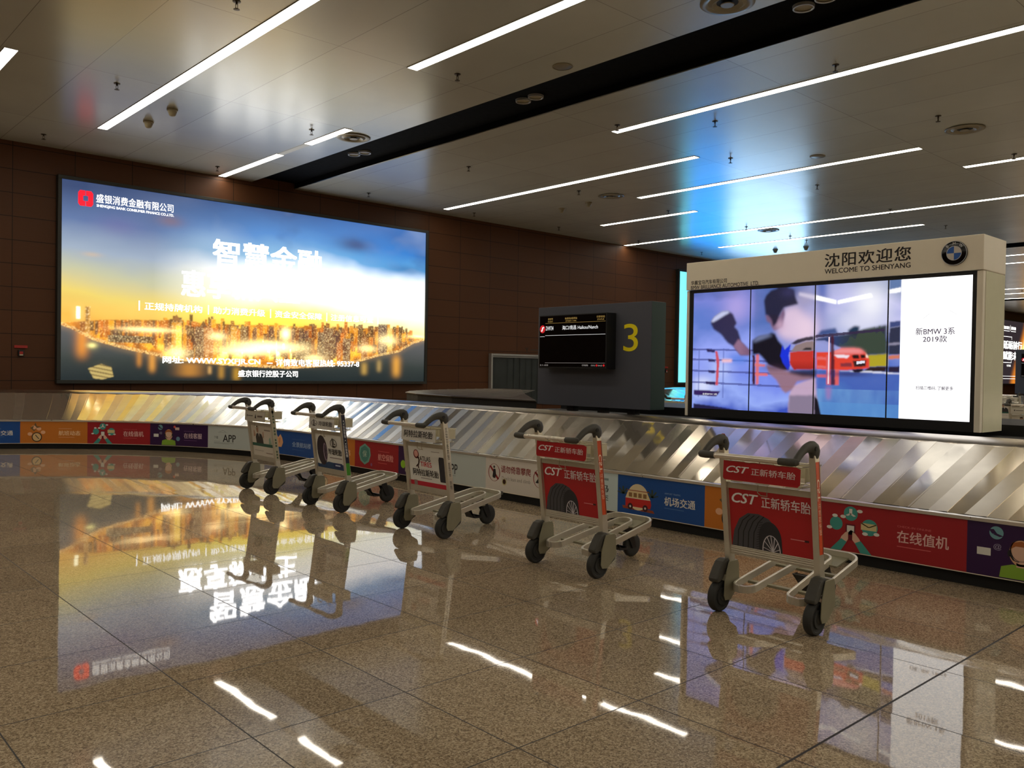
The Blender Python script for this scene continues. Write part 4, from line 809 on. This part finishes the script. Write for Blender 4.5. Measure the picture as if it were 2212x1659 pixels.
# ------------------------------------------------------------------ luggage trolleys: x towards the platform, the user stands at -x
def arc(c, r, a0, a1, n=6): return [(c[0] + r * math.cos(math.radians(a0 + (a1 - a0) * k / n)), c[1] + r * math.sin(math.radians(a0 + (a1 - a0) * k / n))) for k in range(n + 1)]
def make_trolley(lab, loc):
    t = thing('luggage_trolley', lab, 'luggage trolley', loc, group='luggage trolleys')
    PZ = lambda x: .150 + .2 * x              # the platform climbs towards its far end
    up = lambda z: .083 - (z - .3) * .135     # the uprights lean back towards the user
    for s in (1, -1):
        y = .287 * s
        w_ = MB().lathe([(.022, -.026), (.05, -.028), (.052, -.019), (.07, -.019), (.074, -.025), (.086, -.024), (.0925, -.014), (.0925, .014), (.086, .024), (.074, .025), (.07, .019), (.052, .019), (.05, .028), (.022, .026)], (0, .305 * s, .0925), 'y', 32)
        wh = w_.build('wheel', 'tyre', t, True)
        MB().lathe([(0, -.03), (.024, -.03), (.024, .03), (0, .03)], (0, .305 * s, .0925), 'y', 16).build('hub', 'rubber', wh)
        pl = [(.035, .3), (.125, .3), (.138, .275), (.147, .15), (.055, .068), (.0, .072), (-.014, .1), (-.008, .19), (.014, .255)]
        MB().prism(pl, .262 * s - .003, .262 * s + .003).prism(pl, .348 * s - .003, .348 * s + .003).box(.09, .13, min(.262 * s, .348 * s), max(.262 * s, .348 * s), .2, .3).build('side_plate', 'trolley_plate', t, bevel=.002)
        fo = [(.062, .312), (.03, .312), (.0, .3), (-.028, .268), (-.05, .234), (-.066, .205), (-.066, .188), (-.05, .178), (-.024, .186), (-.004, .2), (.035, .25), (.07, .285)]
        MB().prism(fo, .274 * s, .340 * s).build('fender', 'rubber', t, bevel=.012)
        MB().prism([(.03, .07), (.055, .058), (.145, .115), (.155, .145), (.13, .155), (.055, .1)], .27 * s, .34 * s).build('rear_guard', 'rubber', t, bevel=.006)
        z0, z1 = .25, .985
        u = MB().prism([(up(z0) - .028, z0), (up(z0) + .028, z0), (up(z1) + .026, z1), (up(z1) - .026, z1)], y - .0185, y + .0185)
        u.build('upright', 'trolley_metal', t, bevel=.004)
        # the grip: a fat round head on the upright that arcs over and down to the bar
        pth = [(-.008, .966), (-.006, .985), (-.007, 1.002), (-.014, 1.017), (-.03, 1.027), (-.057, 1.032), (-.088, 1.029), (-.118, 1.02), (-.146, 1.005), (-.172, .987), (-.195, .97), (-.212, .959)]
        hh = [.031, .038, .043, .043, .038, .032, .0275, .025, .023, .022, .021, .018]
        g = MB().sweep([(x, y, z) for x, z in pth], [(math.cos(2 * PI * k / 14), .55 * math.sin(2 * PI * k / 14)) for k in range(14)], scale=[(q, max(q, .028) * 1.15) for q in hh], up=(0, 1, 0))
        g.tube([(-.212, y + .022 * s, .959), (-.222, y + .01 * s, .957), (-.225, y - .02 * s, .956), (-.225, y - .085 * s, .956)], .0215, 12, scale=[.6, .95, 1, .92], up=(0, 0, 1))
        gp = g.build('grip', 'rubber', t, True)
        MB().lathe([(0, -.0262), (.013, -.0262), (.013, .0262), (0, .0262)], (-.03, y, 1.022), 'y', 14).build('recess', 'matte_black', gp)
    MB().tube([(-.225, -.205, .956), (-.225, .205, .956)], .0165, 12).build('handle_bar', 'bar_metal', t, True)
    # cross rails and the board between the uprights
    x0 = up(.37); MB().box(x0 - .012, x0 + .012, -.271, .271, .345, .395).box(x0 - .015, x0 - .012, -.271, .271, .357, .36).box(x0 - .015, x0 - .012, -.271, .271, .37, .373).box(x0 - .015, x0 - .012, -.271, .271, .382, .385).build('lower_rail', 'trolley_metal', t, bevel=.002)
    x0 = up(.762); MB().box(x0 - .011, x0 + .011, -.271, .271, .744, .78).build('upper_rail', 'trolley_metal', t, bevel=.002)
    MB().prism([(up(.395) - .004, .395), (up(.395) + .004, .395), (up(.745) + .004, .745), (up(.745) - .004, .745)], -.271, .271).build('board', 'cream_plastic', t)
    # basket: wires, pale side and back plates
    wr = MB(); zt, zb = .915, .79
    for z, xa, xb in ((zt, -.052, .155), (zb + .012, -.045, .135)):
        wr.tube([(xa, -.245, z), (xb, -.245, z), (xb, .245, z), (xa, .245, z)], .0035, 6, closed=True)
    for k in range(9):
        y = -.22 + .055 * k; wr.tube([(-.05, y, zt - .01), (-.046, y, zb + .012), (.13, y, zb + .012), (.15, y, zt)], .0026, 5)
    wv = []
    for k in range(3):
        y = .235 - .19 * k; wv += [(-.06, y, .918), (-.06, y - .03, .915), (-.075, y - .045, .933), (-.075, y - .1, .933), (-.06, y - .13, .914), (-.06, y - .155, .914)]
    wr.tube([q for q in wv if q[1] > -.25], .0034, 6)
    wr.tube([(-.045, .03, .79), (-.05, .03, .745), (-.03, .02, .728), (-.03, -.02, .728), (-.05, -.03, .745), (-.045, -.03, .79)], .003, 5)
    wr.build('basket_wire', 'wire', t)
    dkw = MB()
    for y in (.17, -.02): dkw.tube([(-.077, y + .02, .934), (-.077, y - .055, .934)], .006, 8)
    dkw.build('wire_sleeve', 'black_plastic', t)
    bp = MB().box(.145, .151, -.24, .24, .83, .91)
    for y in (-.245, .241): bp.box(-.02, .15, y, y + .004, .83, .91)
    bp.build('basket_plate', 'cream_plastic', t, bevel=.001)
    # platform: one flat bar bent into a closed double loop
    q = []
    def P(x, y): q.append((x, y, PZ(x)))
    for x, y in [(.09, .236), (.3, .228), (.62, .214)] + arc((.66, .112), .1, 85, 5, 6) + arc((.66, -.112), .1, -5, -85, 6) + [(.62, -.214), (.3, -.228), (.09, -.236)]: P(x, y)
    for x, y in arc((.075, -.182), .054, -95, -180, 4) + arc((.085, -.165), .06, 195, 85, 5): P(x, y)
    for x, y in [(.3, -.092), (.6, -.072)] + arc((.615, 0), .072, -80, 80, 8) + [(.6, .072), (.3, .092)]: P(x, y)
    for x, y in arc((.085, .165), .06, -85, -195, 5) + arc((.075, .182), .054, 180, 95, 4): P(x, y)
    MB().sweep(q, [(-.008, -.023), (.008, -.023), (.008, .017), (.005, .02), (-.005, .02), (-.008, .017)], closed=True).build('platform', 'trolley_metal', t)
    for x in (.2, .5): MB().box(x - .02, x + .02, -.222, .222, PZ(x) - .034, PZ(x) - .02).build('cross_brace', 'trolley_plate', t)
    MB().prism([(.6, PZ(.6) - .022), (.75, PZ(.75) - .022), (.75, PZ(.75) - .012), (.6, PZ(.6) - .012)], -.13, .13).build('end_plate', 'trolley_plate', t)
    MB().tube([(.772, -.16, .3), (.772, .16, .3)], .017, 10).build('bumper', 'rubber', t, True)
    # caster in the middle of the far end
    MB().lathe([(.022, -.02), (.07, -.022), (.084, -.018), (.09, -.01), (.09, .01), (.084, .018), (.07, .022), (.022, .02)], (.735, 0, .09), 'y', 28).build('caster_wheel', 'tyre', t, True)
    fk = MB()
    for s in (1, -1): fk.prism([(.71, .07), (.76, .07), (.70, .23), (.62, .23)], .032 * s - .003, .032 * s + .003)
    fk.box(.61, .71, -.035, .035, .225, .238).box(.63, .69, -.03, .03, .238, PZ(.66) - .02).build('caster_fork', 'black_plastic', t, bevel=.002)
    MB().prism([(.42, PZ(.42) - .03), (.47, PZ(.42) - .03), (.53, .08), (.62, .075), (.62, .1), (.55, .1), (.52, .125), (.505, .125)], -.06, .06).build('brake_pedal', 'black_plastic', t, bevel=.004)
    return t
def advert(t, sign, board, strip):
    SF = lambda u, v, h: (-.0585 - h - .006 * (1 - v), .255 - u * .491, .802 + v * .112)      # the small sign on the basket
    p = MB().prism([(-.058, .802), (-.052, .802), (-.046, .914), (-.052, .914)], -.236, .255).build('sign_plate', 'cream_plastic', t, bevel=.002)
    a = Art(lambda u, v, h: SF(u, v, h - .0055 + .0105 * (1 - v) - .0105 * (1 - v) + (.0)))
    sign(a, .491 / .112); a.build('lettering', p)
    up = lambda z: .083 - (z - .3) * .135
    BF_ = lambda u, v, h: (up(.397 + v * .347) - .005 - h, .265 - u * .53, .397 + v * .347)
    b = MB().prism([(up(.4) - .0048, .398), (up(.4) - .0042, .398), (up(.743) - .0042, .743), (up(.743) - .0048, .743)], -.265, .265).build('advert_panel', 'cream_plastic', t)
    a = Art(BF_); board(a, .53 / .347); a.build('picture', b)
    OF = lambda u, v, h: (up(.36 + v * .6) - .024 + u * .048, -.306 - h, .36 + v * .6)      # sticker up the outer face of the upright
    if strip:
        a = Art(OF); strip(a); a.build('sticker', t)
CR = rgb(186, 32, 38)
def tyre_art(a, k, cx, cy, s, clip):
    # a wide tyre turned three-quarters: tread on the left, sidewall and alloy rim on the right
    a.poly([(cx - .52 * s, clip), (cx - .46 * s, cy + .1 * s * k), (cx - .34 * s, cy + .38 * s * k), (cx - .16 * s, cy + .53 * s * k), (cx + .06 * s, cy + .54 * s * k), (cx + .25 * s, cy + .46 * s * k), (cx + .4 * s, cy + .28 * s * k), (cx + .48 * s, cy + .02 * s * k), (cx + .49 * s, clip)], rgb(74, 74, 80)); a.up()
    for q in range(4):
        o = q * .105 * s; a.line([(cx - .4 * s + o, clip), (cx - .37 * s + o, cy + .1 * s * k), (cx - .27 * s + o, cy + .35 * s * k), (cx - .12 * s + o * .9, cy + .5 * s * k)], .018 * s, rgb(14, 14, 18))
    for q in range(12):
        y = clip + (cy + .4 * s * k - clip) * q / 12; x = cx - .02 * s + .10 * s * (q / 12) ** 2; a.line([(x, y), (x + .07 * s, y + .02)], .008, rgb(18, 18, 22))
    sx = cx + .26 * s
    arcpts = [(sx + .225 * s * math.cos(t_), cy - .0 + .40 * s * k * math.sin(t_)) for t_ in [PI * q / 16 for q in range(17)]]
    a.poly([(sx - .225 * s, clip)] + arcpts[::-1] + [(sx + .225 * s, clip)], rgb(44, 44, 50)); a.up()
    rim = [(sx + .02 * s + .17 * s * math.cos(t_), clip + .36 * s * k * math.sin(t_)) for t_ in [PI * q / 14 for q in range(15)]]
    a.poly(rim, rgb(56, 54, 60)); a.up()
    for p0, p1 in zip(rim[:-1], rim[1:]): a.line([p0, p1], .012, rgb(214, 210, 216))
    for q in range(1, 14, 2): a.line([(sx + .05 * s, clip), rim[q]], .01, rgb(214, 210, 216))
def cst_sign(a, k):
    a.poly([(.02, 0), (.97, 0), (1, .14), (1, .9), (.93, 1), (0, 1), (0, .1)], CR); a.up().text('CST', .045, .4, .345, .74, W1, bold=.05, shear=.35).text('正新轿车胎', .38, .36, .94, .72, rgb(236, 214, 212), bold=.03, res=4)
def cst_board(a, k):
    a.rect(0, 0, 1, 1, CR); a.up(); tyre_art(a, k * .8, .33, .2, .62, .0)
    a.up().text('CST', .04, .76, .37, .93, W1, bold=.05, shear=.35).text('正新轿车胎', .41, .73, .985, .92, rgb(240, 222, 222), bold=.028, res=4).rect(.74, .27, .91, .285, rgb(230, 150, 150)).rect(.9, .262, .95, .293, rgb(60, 20, 26))
def cst_strip(a):
    a.rect(.04, .12, .96, .98, rgb(214, 80, 34)).up().rect(.78, .12, .9, .98, rgb(60, 24, 16)); a.up().text('CST', .1, .62, .7, .82, rgb(250, 226, 200), bold=.03, vertical=True).text('正新轿车胎', .14, .3, .7, .6, rgb(240, 200, 170), vertical=True)
def atlas_sign(a, k): a.rect(0, 0, 1, 1, WH); a.up().text('阿特拉斯轮胎', .08, .24, .92, .78, rgb(30, 24, 24), bold=.04, res=4)
def atlas_board(a, k):
    a.rect(0, 0, 1, 1, WH); a.up().rect(0, .0, 1, .115, rgb(200, 30, 56)); a.up().disc(.22, .8, .075, rgb(120, 30, 34), .075 * k).rect(.1, .0, .19, .13, rgb(150, 130, 124))
    a.up().disc(.22, .81, .055, rgb(230, 170, 160), .055 * k).line([(.25, .75), (.29, .66), (.27, .56), (.2, .48)], .03, rgb(60, 26, 24)).line([(.29, .62), (.25, .5), (.26, .44)], .028, rgb(60, 26, 24)).line([(.22, .7), (.3, .72)], .025, rgb(60, 26, 24))
    a.text('ATLAS', .31, .64, .6, .76, rgb(44, 26, 26), bold=.03).text('TIRES', .32, .5, .62, .62, rgb(206, 30, 40), bold=.03).text('阿特拉斯轮胎', .09, .25, .79, .43, rgb(34, 28, 28), bold=.03, res=4).rect(.3, .19, .6, .215, rgb(170, 160, 154)).rect(.64, .9, .86, .912, rgb(150, 140, 134))
    a.poly([(.83, .17), (.82, .2), (.82, .72), (.84, .79), (.95, .79), (.98, .72), (.98, .2), (.97, .17)], rgb(38, 38, 48)); a.up()
    for q in range(3): a.line([(.86 + q * .04, .2), (.86 + q * .04, .76)], .008, rgb(80, 80, 92))
def atlas_strip(a):
    for body, v0, v1 in (('阿特拉斯轮胎', .5, .95), ('阿特拉斯', .26, .46), ('轮胎', .08, .2)): a.text(body, .25, v0, .75, v1, rgb(50, 44, 34), vertical=True)
def ll_mark(a, u, v, r, k, col):
    a.ring(u, v, r, r * .16, col, r * .72 * k); a.up().rect(u - r * .35, v - r * .5 * k, u - r * .12, v + r * .85 * k, col).rect(u - r * .35, v - r * .62 * k, u + r * .4, v - r * .4 * k, col).rect(u + r * .05, v - r * .2 * k, u + r * .2, v + r * .62 * k, col).rect(u + r * .05, v - r * .2 * k, u + r * .6, v - r * .05 * k, col)
def ll_sign(a, k): a.rect(0, 0, 1, 1, WH); a.up(); ll_mark(a, .21, .5, .12, k * .72, rgb(32, 30, 30)); a.text('玲珑轮胎', .4, .3, .93, .72, rgb(32, 28, 28), bold=.03, res=4)
def ll_board(a, k):
    a.rect(0, 0, 1, 1, WH); a.up().poly([(0, 0), (1, 0), (1, .16), (.42, .2), (.1, .1), (0, .12)], rgb(32, 70, 110)); a.up()
    a.disc(.22, .52, .19, rgb(48, 40, 52), .44).rect(.6, .04, .9, .19, rgb(26, 44, 96)); a.up().disc(.33, .48, .07, rgb(150, 130, 150), .27).disc(.34, .48, .05, rgb(76, 64, 82), .22)
    for q in range(5): a.line([(.34, .48), (.34 + .055 * math.cos(q * 1.256), .48 + .24 * math.sin(q * 1.256))], .012, rgb(180, 160, 170))
    a.up(); ll_mark(a, .66, .76, .12, k * .95, rgb(32, 30, 30)); a.text('玲珑轮胎', .45, .42, .93, .6, rgb(32, 28, 28), bold=.04, res=4).rect(.48, .32, .92, .345, rgb(150, 130, 126)).rect(.66, .1, .84, .14, rgb(200, 210, 230))
def ll_strip(a):
    a.rect(.1, .2, .98, 1, rgb(22, 22, 42)).rect(.1, .0, .98, .2, rgb(70, 150, 40)); a.up()
    for v in (.3, .62): a.text('玲珑轮胎', .3, v, .8, v + .2, W1, vertical=True).ring(.55, v + .25, .22, .06, W1, .02)
def bank_sign(a, k):
    a.rect(0, 0, 1, 1, rgb(214, 208, 192)); a.up().rect(.1, .42, .14, .62, rgb(60, 56, 50)).rect(.16, .47, .4, .57, rgb(110, 104, 92)).poly([(.5, .3), (.58, .3), (.565, .5), (.54, .76), (.515, .5)], rgb(50, 46, 40)).rect(.63, .42, .88, .6, rgb(120, 104, 90))
def bank_board(a, k):
    a.rect(0, 0, 1, 1, rgb(216, 208, 194)); a.up().rect(0, .32, 1, .42, rgb(40, 96, 80)); a.up()
    a.poly([(.2, .42), (.19, .62), (.24, .73), (.36, .76), (.47, .72), (.52, .6), (.53, .42)], rgb(44, 42, 44)).disc(.3, .88, .05, rgb(176, 136, 108), .12).poly([(.1, .62), (.12, .84), (.16, .84), (.2, .66)], rgb(188, 146, 120)).poly([(.52, .62), (.54, .8), (.58, .82), (.57, .6)], rgb(188, 146, 120)); a.up()
    a.poly([(.25, .9), (.26, .99), (.33, 1.0), (.355, .9), (.33, .94), (.27, .94)], rgb(36, 30, 28)).poly([(.33, .76), (.36, .62), (.38, .76)], rgb(226, 220, 210)).rect(.62, .85, .9, .89, rgb(140, 130, 118)).poly([(.78, .42), (.8, .6), (.86, .66), (.9, .44)], rgb(150, 180, 160)).rect(.08, .16, .5, .18, rgb(170, 160, 150)).rect(.6, .1, .9, .13, rgb(160, 140, 130))
def bank_strip(a):
    a.rect(.05, .02, .95, 1, rgb(186, 178, 150)); a.up().ring(.5, .93, .3, .08, rgb(90, 90, 70), .022)
    for k in range(15): a.rect(.3, .06 + k * .055, .7, .095 + k * .055, rgb(80, 96, 72) if k % 4 < 3 else rgb(186, 178, 150))
TX = 4.39
t5 = make_trolley('luggage trolley with red tyre adverts and an orange-worn grip, the nearest one', (TX - .03, 2.585, 0))
TR = [(TX, 4.195, 'luggage trolley with red tyre adverts, second nearest, in front of the no-climbing notice panel', cst_sign, cst_board, cst_strip),
      (4.408, 5.923, 'luggage trolley with a white advert of red letters and a red bottom stripe', atlas_sign, atlas_board, atlas_strip),
      (4.413, 7.566, 'luggage trolley with a white and blue tyre advert and a dark-stickered upright', ll_sign, ll_board, ll_strip),
      (4.42, 9.058, 'farthest luggage trolley of the row, its beige advert showing a waistcoated man', bank_sign, bank_board, bank_strip)]
bare = [copy_tree(t5, (x, y, 0), label=lab) for x, y, lab, *_ in TR]
more = [(12.45, 9.3, PI, 'luggage trolley behind the number board, only its grip and cream basket showing'),
        (16.45, 5.6, 0, 'parked luggage trolley nearest the edge of the white display'), (16.7, 4.85, 0, 'parked luggage trolley with its grip in front, past the white display'), (16.95, 4.1, 0, 'parked luggage trolley at the photo edge past the white display'),
        (24.5, 7.6, 0, 'distant luggage trolley in the next hall, first of the pair by the dark number board'), (24.5, 8.6, 0, 'distant luggage trolley in the next hall, second of the pair by the dark number board')]
for x, y, rz, lab in more:
    c = copy_tree(t5, (x, y, 0), rz, label=lab, group='parked luggage trolleys')
    advert(c, bank_sign, bank_board, None)
for t, q in zip(bare, TR): advert(t, *q[3:])
advert(t5, cst_sign, cst_board, cst_strip)
g5 = [c for c in t5.children if c.name.startswith('grip')][0]
wear = MB().sweep([(.012, .287, 1.0), (.018, .287, 1.02), (.008, .287, 1.045), (-.015, .287, 1.066)], [(-.012, -.004), (.012, -.004), (.009, .0), (-.009, .0)], up=(1, 0, .3)).build('worn_patch', 'orange_wear', g5)
